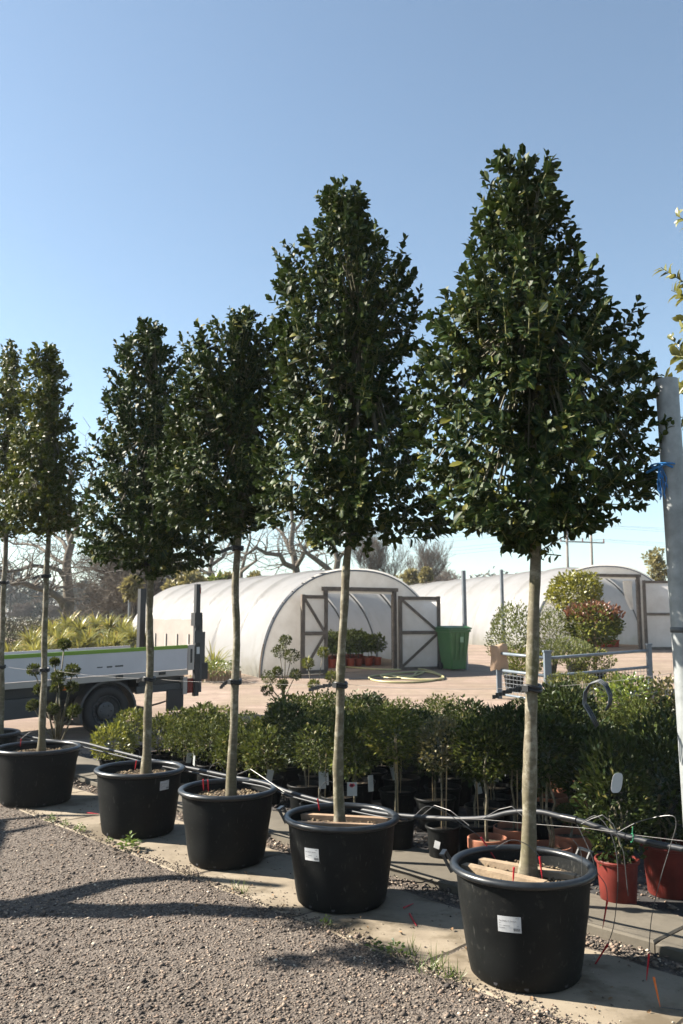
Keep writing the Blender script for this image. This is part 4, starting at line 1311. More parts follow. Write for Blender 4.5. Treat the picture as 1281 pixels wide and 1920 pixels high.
# left end of the bed: low bushes with grey cards; then the crowded standards behind
protos = {}
def bed_copy(kind, p, label, group, rz=None, sc=1.0):
    key = (kind, random.randrange(3))
    if key not in protos:
        if kind == 'bush':
            root = bed_plant(p, 'bush', label, 0.44, pot=('pot_black', 0.15, 0.22), stems=2, stem_r=0.006, group=group,
                             tags=((0.26, R(-.08, .08), -0.15, 0.055, 0.10, random.choice(['clear_tag', 'grey_tag', 'clear_tag']), R(-.5, .5)),) if key[1] != 1 else ())
        elif kind == 'std':
            root = bed_plant(p, 'std' if key[1] < 2 else 'std_dark', label, 0.60, pot=('pot_black', 0.165, 0.24), stem_r=0.008, group=group, canes=(0.02,) if key[1] else (),
                             tags=((0.40, R(-.06, .06), -0.12, 0.05, 0.12, 'clear_tag', R(-.6, .6)),) if key[1] != 2 else (), sc=(1.08, 1.08, 0.95))
        elif kind == 'dark':
            root = bed_plant(p, 'std_dark', label, 0.62, pot=('pot_black', 0.165, 0.24), stem_r=0.008, group=group, sc=(1.2, 1.2, 1.2))
        else:
            root = bed_plant(p, 'tall', label, 0.62, pot=('pot_black', 0.17, 0.24), stems=2, group=group, sc=(0.95, 0.95, 0.9))
        protos[key] = root
    else:
        root = copy_tree(protos[key], p, R(0, 6.28), (sc, sc, sc * R(0.93, 1.06)))
        root['label'] = label; root['group'] = group
    return root

LAB = {
    'bush': ('low bushy green shrub in a black pot, one of the rows behind the left tubs', 'low potted bushes behind the left tubs'),
    'std': ('round-headed green shrub in a black pot, one of the crowd in mid-bed', 'round-headed potted shrubs in mid-bed'),
    'dark': ('dark round shrub in a black pot, one of the crowd right of the nearest trunk', 'dark potted shrubs in the right of the bed'),
}
sp = 0.48
plan = []
for i in range(-8, 20):
    for j in range(0, 18):
        s_ = i * sp + (0.5 * sp if j % 2 else 0) + R(-0.04, 0.04); t_ = 1.46 + j * sp * 0.88 + R(-0.04, 0.04)
        p = st(s_, t_, 0.012)
        if p.y > 10.1 + 0.12 * math.sin(p.x * 3): continue
        x = p.x / p.y
        if x < -0.30 or x > 0.47 or p.y < 4.6: continue
        if any((p.x - a) ** 2 + (p.y - b) ** 2 < 0.29 ** 2 for a, b in front): continue
        if t_ < 1.75 and -0.5 < s_ < 2.6 and j == 0: continue       # the front plants stand here
        px = 640 + 1600 * x
        if 1205 < px and 5.8 < p.y < 6.6: continue                  # light gap at the right edge
        if px < 520 and s_ > 3.2 and t_ < 2.9: kind = 'bush'
        elif px > 1010 and p.y < 7.3: kind = 'dark'
        else: kind = 'std'
        plan.append((j, s_, kind, p))

ORD = ['first', 'second', 'third', 'fourth', 'fifth', 'sixth', 'seventh', 'eighth', 'ninth', 'tenth', 'eleventh', 'twelfth', 'thirteenth', 'fourteenth', 'fifteenth', 'sixteenth', 'seventeenth', 'eighteenth', 'nineteenth', 'twentieth']
DESC = {'bush': 'low bushy shrub', 'std': 'round-headed green shrub', 'dark': 'dark round shrub'}
rows_ = sorted(set(q[0] for q in plan))
for ri, j in enumerate(rows_):
    row = sorted([q for q in plan if q[0] == j], key=lambda q: -q[1])
    for k, (_, s_, kind, p) in enumerate(row):
        lab = '%s, %s from the left in the %s bed row behind the kerb' % (DESC[kind], ORD[min(k, 19)], ORD[min(ri, 19)])
        bed_copy(kind, p, lab, LAB[kind][1], sc=R(0.92, 1.10))

# empty tray rims and loose carry trays between the pots
# ------------------------------------------------------------------ drip lines with their stakes
def dripper(label, peg_px, tube_px, t, mat='red_plastic', y=None):
    f = (lambda a, b: at_t(a, b, t)) if y is None else (lambda a, b: at(a, b, y))
    a = f(*peg_px[0]); b = f(*peg_px[1])
    root = thing('dripper', label, 'dripper', b, 'drip irrigation stakes')
    d = (b - a)
    MB().tube([a, a + d * 0.12, a + d * 0.15, a + d * 0.6, b], [0.0052, 0.0055, 0.0046, 0.004, 0.0012], 8).build('stake', mat, root, smooth='auto')
    if len(tube_px) > 1:
        pts = [np.array(f(*q)) for q in tube_px]
        fine = []
        for i in range(len(pts) - 1):
            p0, p1, p2, p3 = pts[max(i - 1, 0)], pts[i], pts[i + 1], pts[min(i + 2, len(pts) - 1)]
            for k in range(5):
                u = k / 5
                fine.append(Vector(0.5 * ((2 * p1) + (-p0 + p2) * u + (2 * p0 - 5 * p1 + 4 * p2 - p3) * u ** 2 + (-p0 + 3 * p1 - 3 * p2 + p3) * u ** 3)))
        fine.append(Vector(pts[-1]))
        MB().tube(fine, 0.0021, 5).build('feed_tube', 'thin_tube', root)
    return root
dripper('red stake hanging slantwise right of the nearest tub', [(1140, 1770), (1103, 1828)], [(1140, 1770), (1152, 1730), (1159, 1650), (1154, 1590), (1140, 1552), (1118, 1530), (1095, 1540)], 0.36)
dripper('red stake dangling upright near the lower right corner', [(1217, 1788), (1212, 1842)], [(1217, 1788), (1222, 1720), (1238, 1650), (1256, 1590), (1268, 1545), (1256, 1529), (1200, 1540), (1160, 1560)], 0.36)
dripper('thin red stake hanging before the red pot', [(1139, 1688), (1130, 1741)], [(1139, 1688), (1136, 1660), (1118, 1632), (1108, 1600), (1082, 1545)], 0.36)
dripper('orange-topped red stake standing on the slab in the lower right corner', [(1226, 1832), (1238, 1888)], [(1238, 1888), (1260, 1891), (1300, 1896)], 0.0, 'orange_plastic', y=atz(1238, 1890, 0.02).y)
dripper('red stake lying against the right side of the nearest tub', [(1087, 1716), (1094, 1750)], [(1087, 1716), (1091, 1660), (1090, 1600), (1075, 1575)], 0.0, y=4.24)
dripper('red stake upright in the soil left of the nearest trunk', [(964, 1626), (962, 1656)], [(964, 1626)], 0.0, y=4.20)
dripper('red stake leaning in the soil right of the nearest trunk', [(1012, 1606), (1017, 1648)], [(1012, 1606), (990, 1585), (960, 1575), (930, 1590)], 0.0, y=4.27)
dripper('red stake lying across the back rim of the nearest tub', [(902, 1570), (930, 1612)], [(902, 1570), (860, 1540), (830, 1520), (800, 1512), (780, 1528)], 0.0, y=4.66)
dripper('red stake in the tub of the second tree', [(596, 1498), (599, 1520)], [(596, 1498), (606, 1470), (622, 1466), (640, 1480)], 0.0, y=5.52)
dripper('left one of two red stakes in the third tub', [(381, 1461), (382, 1482)], [(381, 1461)], 0.0, y=6.20)
dripper('right one of two red stakes in the third tub', [(390, 1462), (391, 1484)], [(390, 1462), (394, 1440), (410, 1430), (425, 1452)], 0.0, y=6.20)
dripper('red stake in the tub of the fourth tree', [(256, 1426), (253, 1443)], [(256, 1426), (262, 1408), (240, 1400)], 0.0, y=7.05)
dripper('red stake in the wide tub at the left edge', [(40, 1385), (38, 1400)], [(40, 1385), (60, 1372), (80, 1384)], 0.0, y=8.12)

def litter(label, a, b, z=0.013):
    p = atz(a[0], a[1], z); q = atz(b[0], b[1], z)
    o = MB().tube([p, p.lerp(q, .5), q], [0.005, 0.0045, 0.002], 7).build('fallen_stake', 'red_plastic', None, loc=p)
    tag(o, label, 'stake', 'red stakes lying on the slabs')
litter('red stake lying on the slab right of the second tub, upper one', (757, 1702), (775, 1694))
litter('red stake lying on the slab right of the second tub, lower one', (768, 1713), (781, 1736))
litter('red stake lying on the slab left of the fourth tub', (163, 1524), (185, 1526))

# loose black feed tubes on the slab
def tube_line(label, px, z=None, t=None, r=0.0022, mat='thin_tube'):
    pts = [atz(a, b, z) if t is None else at_t(a, b, t) for a, b in px]
    o = MB().tube(pts, r, 5).build('feed_line', mat, None, loc=pts[0])
    return tag(o, label, 'tube', 'loose feed tubes')
tube_line('black feed tube lying across the slab between the two nearest tubs', [(735, 1650), (790, 1655), (840, 1640), (900, 1612)], z=0.05, r=0.004, mat='pipe_black')
tube_line('thin feed tube arching over the pipe at the right edge', [(1090, 1545), (1110, 1535), (1130, 1528), (1150, 1545), (1170, 1600), (1178, 1680)], t=0.36)
tube_line('thin feed tube arching left of the nearest trunk', [(905, 1535), (935, 1518), (960, 1512), (985, 1535)], t=0.36)
tube_line('thin feed tube arching beside the straw-tinted shrub', [(790, 1530), (815, 1510), (845, 1520), (880, 1548)], t=0.36)
tube_line('thin feed tube looping behind the third trunk', [(445, 1452), (470, 1442), (500, 1462), (540, 1490)], t=0.36)

# strap loop hung on the lower wire
def strap_loop():
    c = at_t(1118, 1315, -0.01)
    mb = MB()
    pts = [at_t(a, b, -0.01) for a, b in ((1120, 1362), (1108, 1338), (1096, 1318), (1098, 1296), (1108, 1281), (1124, 1276), (1136, 1284), (1145, 1304), (1144, 1318), (1138, 1330))]
    for off in (-0.012, 0.0, 0.012):
        mb.tube([p + RN * off + Vector((0, 0, off * 0.3)) for p in pts], 0.0042, 6)
    tag(mb.build('strap_loop', 'blue_band', None, smooth=True, loc=c), 'blue-black plastic strap looped over the wire right of the nearest trunk', 'strap')
strap_loop()

# ------------------------------------------------------------------ weeds along the slab edge
def weed(label, px, py, h, kind='leafy', n=None):
    p = atz(px, py, 0.012)
    if kind == 'leafy':
        n = n or 46
        a = rng.uniform(0, 6.28, n); rr = h * 0.5 * np.sqrt(rng.random(n)); z = rng.random(n) * h * (1 - 0.7 * rr / (h * 0.5))
        pos = np.stack([rr * np.cos(a), rr * np.sin(a), z], 1)
        d = np.stack([np.cos(a), np.sin(a), rng.uniform(0.1, 0.9, n)], 1)
        P, T, U = leaf_arrays(pos, d, np.tile([[0, 0, 1.0]], (n, 1)) + rng.normal(0, 0.3, (n, 3)), np.full(n, h * 0.32), np.full(n, h * 0.17), 'leaf')
    else:
        n = n or 16
        a = rng.uniform(0, 6.28, n)
        pos = np.stack([rng.normal(0, h * 0.3, n), rng.normal(0, h * 0.3, n), np.zeros(n)], 1)
        d = np.stack([np.cos(a) * rng.uniform(0.1, 1.7, n), np.sin(a) * rng.uniform(0.1, 1.7, n), np.ones(n)], 1)
        P, T, U = leaf_arrays(pos, d, np.stack([np.cos(a), np.sin(a), np.full(n, 0.3)], 1), h * rng.uniform(0.5, 1.1, n), np.full(n, 0.0045), 'blade', rng.uniform(0.5, 2.5, n))
    o = thing('weed', label, 'weed', p, 'weeds along the slab edge')
    link_mesh('blades', np_mesh('blades', P, T, U), 'weed_leaf', o)['kind'] = 'stuff'
weed('largest leafy weed at the foot of the fourth tub', 243, 1592, 0.13, n=70)
weed('small weed left of the largest one on the gravel edge', 205, 1578, 0.05)
weed('small dark weed on the gravel edge below the wide tub', 95, 1540, 0.07)
weed('green weed on the gravel edge between the fourth and fifth tubs', 122, 1548, 0.06)
weed('spreading weed on the gravel edge left of the fourth tub', 150, 1558, 0.08)
weed('grass tuft on the gravel edge below the third tub', 445, 1672, 0.10, 'grass')
weed('green leafy weed on the gravel edge below the second tub', 613, 1735, 0.06)
weed('dark weed on the gravel edge between the two nearest tubs', 702, 1780, 0.07)
weed('taller weed on the gravel edge left of the nearest tub', 742, 1788, 0.08)
weed('grass blades on the gravel edge left of the nearest tub', 765, 1790, 0.10, 'grass', 12)
weed('thick grass tuft against the foot of the nearest tub', 812, 1818, 0.11, 'grass', 34)
weed('trailing grass tuft touching the nearest tub', 850, 1832, 0.09, 'grass', 26)
# ------------------------------------------------------------------ polythene tunnels
def tunnel(name, label, fl, face, w, h, length, n_hoops, zg, door, leaves, header, side_tone=None, curtain=False, taper=0.0):
    """fl: front left foot; face: unit vector along the front; the tube runs back at right angles"""
    back = Vector((-face.y, face.x, 0))
    fl = Vector((fl.x, fl.y, zg))
    root = thing(name, label, 'tunnel', fl, 'polythene tunnels')
    Z = Vector((0, 0, 1))
    def arch(a):
        u = (a / w) * 2 - 1
        return h * max(0.0, 1 - abs(u) ** 2.35) ** (1 / 1.95)
    NA = 40
    angs = np.linspace(0, math.pi, NA + 1)
    def ring(v, k=1.0, lift=0.0):
        out = []
        for t in angs:
            cx = -math.cos(t); cz = math.sin(t)
            ex = math.copysign(abs(cx) ** 0.86, cx) * k; ez = (cz ** 0.98 if cz > 0 else 0) * k
            out.append(fl + face * (w / 2 + ex * w / 2) + back * v + Z * (ez * h + lift - 0.03))
        return out
    hs = np.linspace(0, length, n_hoops)
    rows = []; stations = []
    for i, v in enumerate(hs):
        stations += [(v - 0.05, 1.0), (v - 0.02, 1.016), (v + 0.02, 1.016), (v + 0.05, 1.0)] if 0 < i < n_hoops - 1 else ([(0, 1.004), (0.05, 1.0)] if i == 0 else [(v - 0.05, 1.0), (v, 1.004)])
        if i < n_hoops - 1:
            g = hs[i + 1] - v
            for q in (0.2, 0.4, 0.6, 0.8):
                stations.append((v + g * q, 1 - 0.016 * math.sin(math.pi * q)))
    mb = MB(); vs = []; fs = []
    for v, k in stations: vs += ring(v, k)
    m = NA + 1
    for i in range(len(stations) - 1):
        for j in range(NA):
            fs.append((i * m + j, i * m + j + 1, (i + 1) * m + j + 1, (i + 1) * m + j))
    mb.add(vs, fs).build('cover', 'polythene', root, smooth=True)
    for v in hs:
        MB().tube(ring(v, 0.982), 0.02, 8).build('hoop', 'galvanised_far', root, smooth=True)
    # front sheet with the doorway left open, then the back sheet
    d0, d1, dh = door
    def front_sheet(v, hole, nm, mat):
        mb = MB()
        r = ring(v, 0.985)
        cols = []
        for j in range(NA):
            p, q = r[j], r[j + 1]
            a = (p - fl).dot(face); b = (q - fl).dot(face)
            cuts = [a, b] + ([c for c in (d0, d1) if a < c < b] if hole else [])
            cuts.sort()
            for c0, c1 in zip(cuts[:-1], cuts[1:]):
                def zt(c): return p.z - zg + (q.z - p.z) * (c - a) / max(b - a, 1e-6)
                mid = (c0 + c1) / 2
                zb = dh if hole and d0 < mid < d1 else 0.0
                z0, z1 = zt(c0), zt(c1)
                if max(z0, z1) <= zb: continue
                mb.add([fl + face * c0 + back * v + Z * zb, fl + face * c1 + back * v + Z * zb, fl + face * c1 + back * v + Z * max(z1, zb), fl + face * c0 + back * v + Z * max(z0, zb)], [(0, 1, 2, 3)])
        return mb.build(nm, mat, root)
    front_sheet(-0.01, True, 'front_sheet', 'polythene_dirty')
    front_sheet(length - 0.03, False, 'back_sheet', 'polythene')
    # timber door frame
    def fpnt(a, z, out=0.0): return fl + face * a + Z * z - back * out
    nrm = -back
    for a in (d0 - 0.05, d1 + 0.05):
        MB().bar(fpnt(a, -0.02, 0.02), fpnt(a, dh + 0.06, 0.02), 0.11, 0.09, face).build('door_post', 'timber_grey', root)
    MB().bar(fpnt(d0 - 0.14, dh + 0.105, 0.03), fpnt(d1 + 0.14, dh + 0.105, 0.03), 0.10, 0.09).build('door_header', 'timber_grey', root)
    MB().bar(fpnt(d0, 0.0, 0.02), fpnt(d1, 0.0, 0.02), 0.10, 0.05).build('threshold', 'timber_grey', root)
    # open door leaves folded back on the front
    for (a0, a1, out, swing, style) in leaves:
        hinge = fpnt(a0, 0, out)
        dirv = (face * math.cos(swing) - back * math.sin(swing)) * math.copysign(1, a1 - a0) if a1 > a0 else (face * -math.cos(swing) - back * math.sin(swing))
        L = abs(a1 - a0); hd = dh - 0.06
        leaf = MB()
        def q(u, z): return hinge + dirv * u + Z * z
        fw = 0.085
        sheet_ = MB().add([q(0.02, 0.05), q(L - 0.02, 0.05), q(L - 0.02, hd - 0.02), q(0.02, hd - 0.02)], [(0, 1, 2, 3)])
        so = sheet_.build('door', 'polythene_dirty', root)
        n2 = dirv.cross(Z)
        for u in (fw / 2, L - fw / 2):
            MB().bar(q(u, 0.03) - n2 * 0, q(u, hd + 0.02), fw, 0.06, n2).build('stile', 'timber_grey', so)
        for z in (0.07, hd * 0.52, hd - 0.03):
            MB().bar(q(fw, z), q(L - fw, z), 0.055, 0.08).build('rail', 'timber_grey', so)
        if style == 'x':
            hl = hd * 0.52
            s1 = (q(fw, hl + 0.04), q(L - fw, hd - 0.07)) ; s2 = (q(fw, hl - 0.04), q(L - fw, 0.12))
            for A, B in (s1, s2):
                MB().bar(A, B, 0.045, 0.06).build('brace', 'timber_grey', so)
        elif style == 'v':
            hl = hd * 0.52
            for A, B in ((q(L - fw, hl + 0.04), q(fw, hd - 0.07)), (q(L - fw, hl - 0.04), q(fw, 0.12))):
                MB().bar(A, B, 0.045, 0.06).build('brace', 'timber_grey', so)
    if curtain:
        for a0, sgn in ((d1 - 0.02, -1), (d0 + 0.02, 1)):
            mb = MB(); vs = []
            for k in range(13):
                z = dh - 0.05 - k * 0.075
                wv = 0.34 * math.cos(min(k / 12, 1) * 1.45) + 0.05
                for j in range(7):
                    u = j / 6
                    vs.append(fpnt(a0 + sgn * wv * u, z, -0.15 - 0.05 * math.sin(u * 11 + k * 0.3)))
            fs = [(k * 7 + j, k * 7 + j + 1, (k + 1) * 7 + j + 1, (k + 1) * 7 + j) for k in range(12) for j in range(6)]
            mb.add(vs, fs).build('curtain', 'polythene_dirty', root, smooth=True)
    return root, fl, face, back

flA = gnd(486, 1271); frA = gnd(832, 1250)
faceA = (Vector((frA.x, frA.y, 0)) - Vector((flA.x, flA.y, 0)))
wA = faceA.length; faceA.normalize()
zA = (gz(flA.y) + gz(frA.y)) / 2 - 0.02
def face_param(px, fl, face):
    d = ray(px, 1160); n = Vector((-face.y, face.x, 0))
    k = (Vector((fl.x, fl.y, 0)) - Vector((0, 0, 0))).dot(n) / Vector((d.x, d.y, 0)).dot(n)
    return (Vector((d.x, d.y, 0)) * k - Vector((fl.x, fl.y, 0))).dot(face)
a555, a608, a740, a806 = [face_param(q, flA, faceA) for q in (556, 609, 738, 806)]
midA = flA + faceA * (wA * 0.52)
hA = at(668, 1064, midA.y).z - zA
dhA = at(670, 1104, midA.y).z - zA
tunA, flA2, faA, bkA = tunnel('polythene_tunnel', 'white polythene tunnel with two wide-open timber door leaves', flA, faceA, wA, hA, 10.6, 8, zA,
    (a608 + 0.05, a740 - 0.05, dhA - 0.12), [(a608 - 0.02, a555, 0.16, 0.10, 'x'), (a740 + 0.04, a806 + 0.05, 0.16, 0.22, 'v')], True)

cB = at(1143, 1160, 26.6); faceB = Vector((0.965, 0.262, 0)).normalized()
wB = 5.3
flB = Vector((cB.x, cB.y, 0)) - faceB * (wB / 2)
zB = gz(cB.y) - 0.02
hB = at(1143, 1057, cB.y).z - zB
b0, b1, b2 = [face_param(q, flB, faceB) for q in (1092, 1198, 1296)]
dhB = at(1143, 1078, cB.y).z - zB
tunB, flB2, faB, bkB = tunnel('polythene_tunnel', 'farther polythene tunnel with tied-back curtains behind the galvanised pen', flB, faceB, wB, hB, 24.0, 12, zB,
    (b0 + 0.05, b1 - 0.05, dhB - 0.12), [(b1 + 0.06, b2, 0.18, 0.25, 'plain')], True, curtain=True)

# plants standing inside the doorways
def camellia(p, label, group, sc=1.0, proto=[None]):
    if proto[0] is None:
        root = thing('potted_camellia', label, 'plant', p, group)
        pot_parts(root, 0.12, 0.21, 'orange_pot', n=16)
        stem(root, 0.16, 0.5, 0.009, 0.01, 'branch')
        c = link_mesh('crown', crown_mesh('crown', 420, 0.19, 0.19, 0.22, 'camellia_leaf', 0.085, 'leaf', up=0.3), None, root)
        c.location = (0, 0, 0.58)
        proto[0] = root
        root.scale = (sc,) * 3
        return root
    o = copy_tree(proto[0], p, R(0, 6.28), sc)
    o['label'] = label; o['group'] = group
    return o
for k in range(3):
    for q in range(9):
        a = a608 + 0.02 + q * (a740 - a608 + 0.5) / 9 + (0.1 if k % 2 else 0)
        p = flA2 + faA * a + bkA * (1.15 + k * 0.42 + R(-0.05, 0.05))
        p.z = gz(p.y) + 0.0
        camellia(p, 'orange-red potted plant in the near tunnel, %s from left in the %s row' % (ORD[q], ORD[k]), 'potted plants in the near tunnel doorway', R(0.9, 1.08))
for k in range(2):
    for q in range(7):
        a = b0 + 0.35 + q * (b1 - b0 - 0.5) / 6
        p = flB2 + faB * a + bkB * (1.1 + k * 0.5)
        p.z = gz(p.y)
        camellia(p, 'orange-red potted plant in the farther tunnel, %s from left in the %s row' % (ORD[q], ORD[k]), 'potted plants in the farther tunnel doorway', R(1.05, 1.25))
tp = flA2 + faA * (a608 + 0.62) + bkA * 1.0
tagc = MB().box(Vector((tp.x, tp.y, gz(tp.y) + 0.42)), (0.10, 0.004, 0.16)).tube([Vector((tp.x, tp.y, gz(tp.y))), Vector((tp.x, tp.y, gz(tp.y) + 0.36))], 0.006, 5)
tag(tagc.build('price_card', 'white_tag', None, loc=Vector((tp.x, tp.y, gz(tp.y)))), 'small white card on a stick before the orange-red pots', 'card')

# ------------------------------------------------------------------ green wheelie bin
def bin_():
    p = gnd(851, 1256)
    root = thing('wheelie_bin', 'green wheelie bin beside the near tunnel', 'bin', p)
    rz = 0.42
    rot = Matrix.Rotation(rz, 3, 'Z')
    def W(x, y, z): return p + rot @ Vector((x, y, z))
    H = 0.93
    rings = [(0.0, 0.205, 0.235), (0.05, 0.21, 0.24), (0.50, 0.25, 0.29), (0.86, 0.275, 0.325), (0.87, 0.30, 0.35), (0.93, 0.30, 0.35)]
    vs = []
    for z, hx, hy in rings:
        c = 0.035
        for x, y in ((-hx + c, -hy), (hx - c, -hy), (hx, -hy + c), (hx, hy - c), (hx - c, hy), (-hx + c, hy), (-hx, hy - c), (-hx, -hy + c)):
            vs.append(W(x, y, z + 0.03))
    fs = [(i * 8 + j, i * 8 + (j + 1) % 8, (i + 1) * 8 + (j + 1) % 8, (i + 1) * 8 + j) for i in range(len(rings) - 1) for j in range(8)]
    fs += [tuple(range(7, -1, -1)), tuple((len(rings) - 1) * 8 + j for j in range(8))]
    body = MB().add(vs, fs).build('body', 'bin_green', root)
    for x in (-0.12, 0.0, 0.12):
        MB().bar(W(x, -0.292, 0.25), W(x, -0.335, 0.86), 0.022, 0.012, rot @ Vector((0, -1, 0))).build('rib', 'bin_green', body)
    lid = MB()
    lv = []
    for (z, hx, hy) in ((0.965, 0.315, 0.375), (0.995, 0.315, 0.375), (1.03, 0.25, 0.30), (1.04, 0.22, 0.26)):
        for x, y in ((-hx + .04, -hy), (hx - .04, -hy), (hx, -hy + .04), (hx, hy - .04), (hx - .04, hy), (-hx + .04, hy), (-hx, hy - .04), (-hx, -hy + .04)):
            lv.append(W(x, y, z))
    lf = [(i * 8 + j, i * 8 + (j + 1) % 8, (i + 1) * 8 + (j + 1) % 8, (i + 1) * 8 + j) for i in range(3) for j in range(8)] + [tuple(range(7, -1, -1)), tuple(24 + j for j in range(8))]
    lo = lid.add(lv, lf).build('lid', 'bin_green_dark', root)
    MB().tube([W(-0.22, 0.40, 1.0), W(0.22, 0.40, 1.0)], 0.018, 8).build('handle', 'bin_green_dark', lo)
    for x in (-0.24, 0.24):
        MB().tube([W(x - 0.03, 0.22, 0.09), W(x + 0.03, 0.22, 0.09)], 0.09, 16).build('wheel', 'tyre', root)
    em = MB()
    em.box(W(0.03, -0.335, 0.72), (0.09, 0.006, 0.13), rot)
    em.build('panel_mark', 'silver_mark', body)
simple('silver_mark', (0.22, 0.36, 0.22), 0.5, 0.2, 8)
bin_()

# ------------------------------------------------------------------ posts near the tunnels
def thin_post(px, py_top, d, label, r=0.05, mat='galvanised_far', name='post', py_base=None):
    top = at(px, py_top, d); foot = Vector((top.x + 0.02, d, gz(d) - 0.02))
    o = MB().tube([foot, top], r, 14).build(name, mat, None, smooth='auto', loc=foot)
    return tag(o, label, 'post', 'slender posts round the nursery')
thin_post(869, 1070, 20.6, 'slender galvanised post behind the green bin', 0.055)
thin_post(940, 1068, 21.5, 'slender galvanised post rising behind the silver shrub', 0.045)
thin_post(188, 1126, 40.0, 'pale thin post far behind the yellow palms, left one', 0.07)
thin_post(209, 1135, 42.0, 'pale thin post far behind the yellow palms, right one', 0.07)
thin_post(243, 1120, 30.0, 'pale thin post right of the yellow palms', 0.045)
# ------------------------------------------------------------------ yellow hose in loops
def hose():
    c = gnd(760, 1272)
    pts = []
    def G(px, py, dz=0.018):
        p = gnd(px, py); return Vector((p.x, p.y, p.z + dz))
    path = [(606, 1250), (650, 1252), (700, 1256), (740, 1257), (790, 1256), (828, 1268), (820, 1276), (780, 1281), (730, 1281), (700, 1277), (693, 1271), (720, 1268), (770, 1270), (795, 1262), (782, 1262), (770, 1272), (730, 1274), (715, 1268), (750, 1264), (800, 1262), (832, 1272), (815, 1277), (760, 1275), (735, 1270)]
    P = [np.array(G(a, b, 0.018 + 0.012 * (i / len(path)))) for i, (a, b) in enumerate(path)]
    fine = []
    for i in range(len(P) - 1):
        p0, p1, p2, p3 = P[max(i - 1, 0)], P[i], P[i + 1], P[min(i + 2, len(P) - 1)]
        for k in range(6):
            t = k / 6
            fine.append(Vector(0.5 * ((2 * p1) + (-p0 + p2) * t + (2 * p0 - 5 * p1 + 4 * p2 - p3) * t ** 2 + (-p0 + 3 * p1 - 3 * p2 + p3) * t ** 3)))
    tag(MB().tube(fine, 0.021, 8).build('garden_hose', 'hose', None, smooth=True, loc=c), 'pale yellow hose lying in loose coils before the near tunnel', 'hose')
hose()
o = gnd(685, 1276)
tag(MB().tube([o + Vector((-0.35, 0, 0.03)), o + Vector((1.2, 0.25, 0.03))], 0.02, 6).build('lance', 'steel_dark', None, loc=o), 'dark watering lance lying among the hose coils', 'lance')

# ------------------------------------------------------------------ galvanised pen with its shrubs
def pen():
    root_p = at(1028, 1300, 14.6); c0 = Vector((root_p.x, 14.6, gz(14.6)))
    root = thing('pen_fence', 'low galvanised hurdle fence with wire mesh before the farther tunnel', 'fence', c0)
    L = at(935, 1228, 15.6); Rr = at(1217, 1226, 16.2); C = at(1028, 1234, 14.6)
    ends = {'l': Vector((L.x, L.y, gz(L.y))), 'c': c0, 'r': Vector((Rr.x, Rr.y, gz(Rr.y)))}
    H = C.z - c0.z
    for k, e in ends.items():
        w = 0.11 if k == 'c' else 0.085
        MB().box(e + Vector((0, 0, (H + 0.10) / 2)), (w, w, H + 0.10)).build('post', 'blue_grey_paint', root)
        MB().box(e + Vector((0, 0, H + 0.115)), (w + 0.025, w + 0.025, 0.03)).build('post_cap', 'blue_grey_paint', root)
    for a, b in (('l', 'c'), ('c', 'r')):
        A, B = ends[a], ends[b]
        for z in (H, H - 0.30, 0.08):
            MB().tube([A + Vector((0, 0, z)), B + Vector((0, 0, z))], 0.026 if z > 0.1 else 0.02, 8).build('rail', 'blue_grey_paint', root, smooth=True)
        mesh = MB()
        n = int((B - A).length / 0.09)
        for k in range(1, n):
            p = A.lerp(B, k / n)
            mesh.tube([p + Vector((0, 0, 0.08)), p + Vector((0, 0, H - 0.30))], 0.0038, 4)
        for k in range(1, 6):
            z = 0.08 + (H - 0.38) * k / 6
            mesh.tube([A + Vector((0, 0, z)), B + Vector((0, 0, z))], 0.0038, 4)
        o = mesh.build('wire_mesh', 'galvanised_far', root)
    # strap in its own place: a folded sack hung over the left post
    A = ends['l'] + Vector((0, 0, H + 0.11))
    sk = MB(); vs = []
    for k in range(10):
        for j in range(7):
            u = j / 6 - 0.5; z = 0.05 - k * 0.052
            vs.append(A + Vector((u * (0.30 + 0.02 * math.sin(k)), -0.07 - 0.02 * math.sin(u * 9 + k * 0.4), z + 0.02 * math.sin(u * 6 + k))))
    base = len(vs)
    vs += [v + Vector((0.0, 0.035, 0)) for v in vs]
    fs = [(k * 7 + j, k * 7 + j + 1, (k + 1) * 7 + j + 1, (k + 1) * 7 + j) for k in range(9) for j in range(6)]
    fs += [tuple(i + base for i in f[::-1]) for f in fs]
    fs += [(j, j + base, j + 1 + base, j + 1) for j in range(6)]
    tag(sk.add(vs, fs).build('sack', 'sack', None, smooth=True, loc=A), 'tan sack hung over the left post of the pen', 'sack')
pen()

def shrub(name, label, cat, px, py, d, rx, rz, mat, n, leaf, shape='dia', trunk=True, group=None, trunk_r=0.03, hollow=0.3, up=0.5, flat=0.0, potr=None):
    c = at(px, py, d)
    foot = Vector((c.x, d, gz(d)))
    root = thing(name, label, cat, foot, group)
    me = crown_mesh('crown', n, rx, rx, rz, mat, leaf, shape, hollow, flat, up)
    o = link_mesh('crown', me, None, root); o.location = (0, 0, c.z - foot.z)
    if trunk:
        zb = max(c.z - foot.z - rz * 0.6, 0.12)
        for k in range(3 if trunk == 'multi' else 1):
            dx = R(-.3, .3) * rx if trunk == 'multi' else 0
            MB().tube([foot + Vector((0, 0, 0)), foot + Vector((dx * 0.4, 0, zb * 0.5)), foot + Vector((dx, 0, zb))], [trunk_r, trunk_r * 0.9, trunk_r * 0.7], 8).build('trunk', 'branch', root, smooth=True)
    if potr:
        pot_parts(root, potr, potr * 1.5, 'pot_black')
    return root
PEN = 'shrubs around the pen'
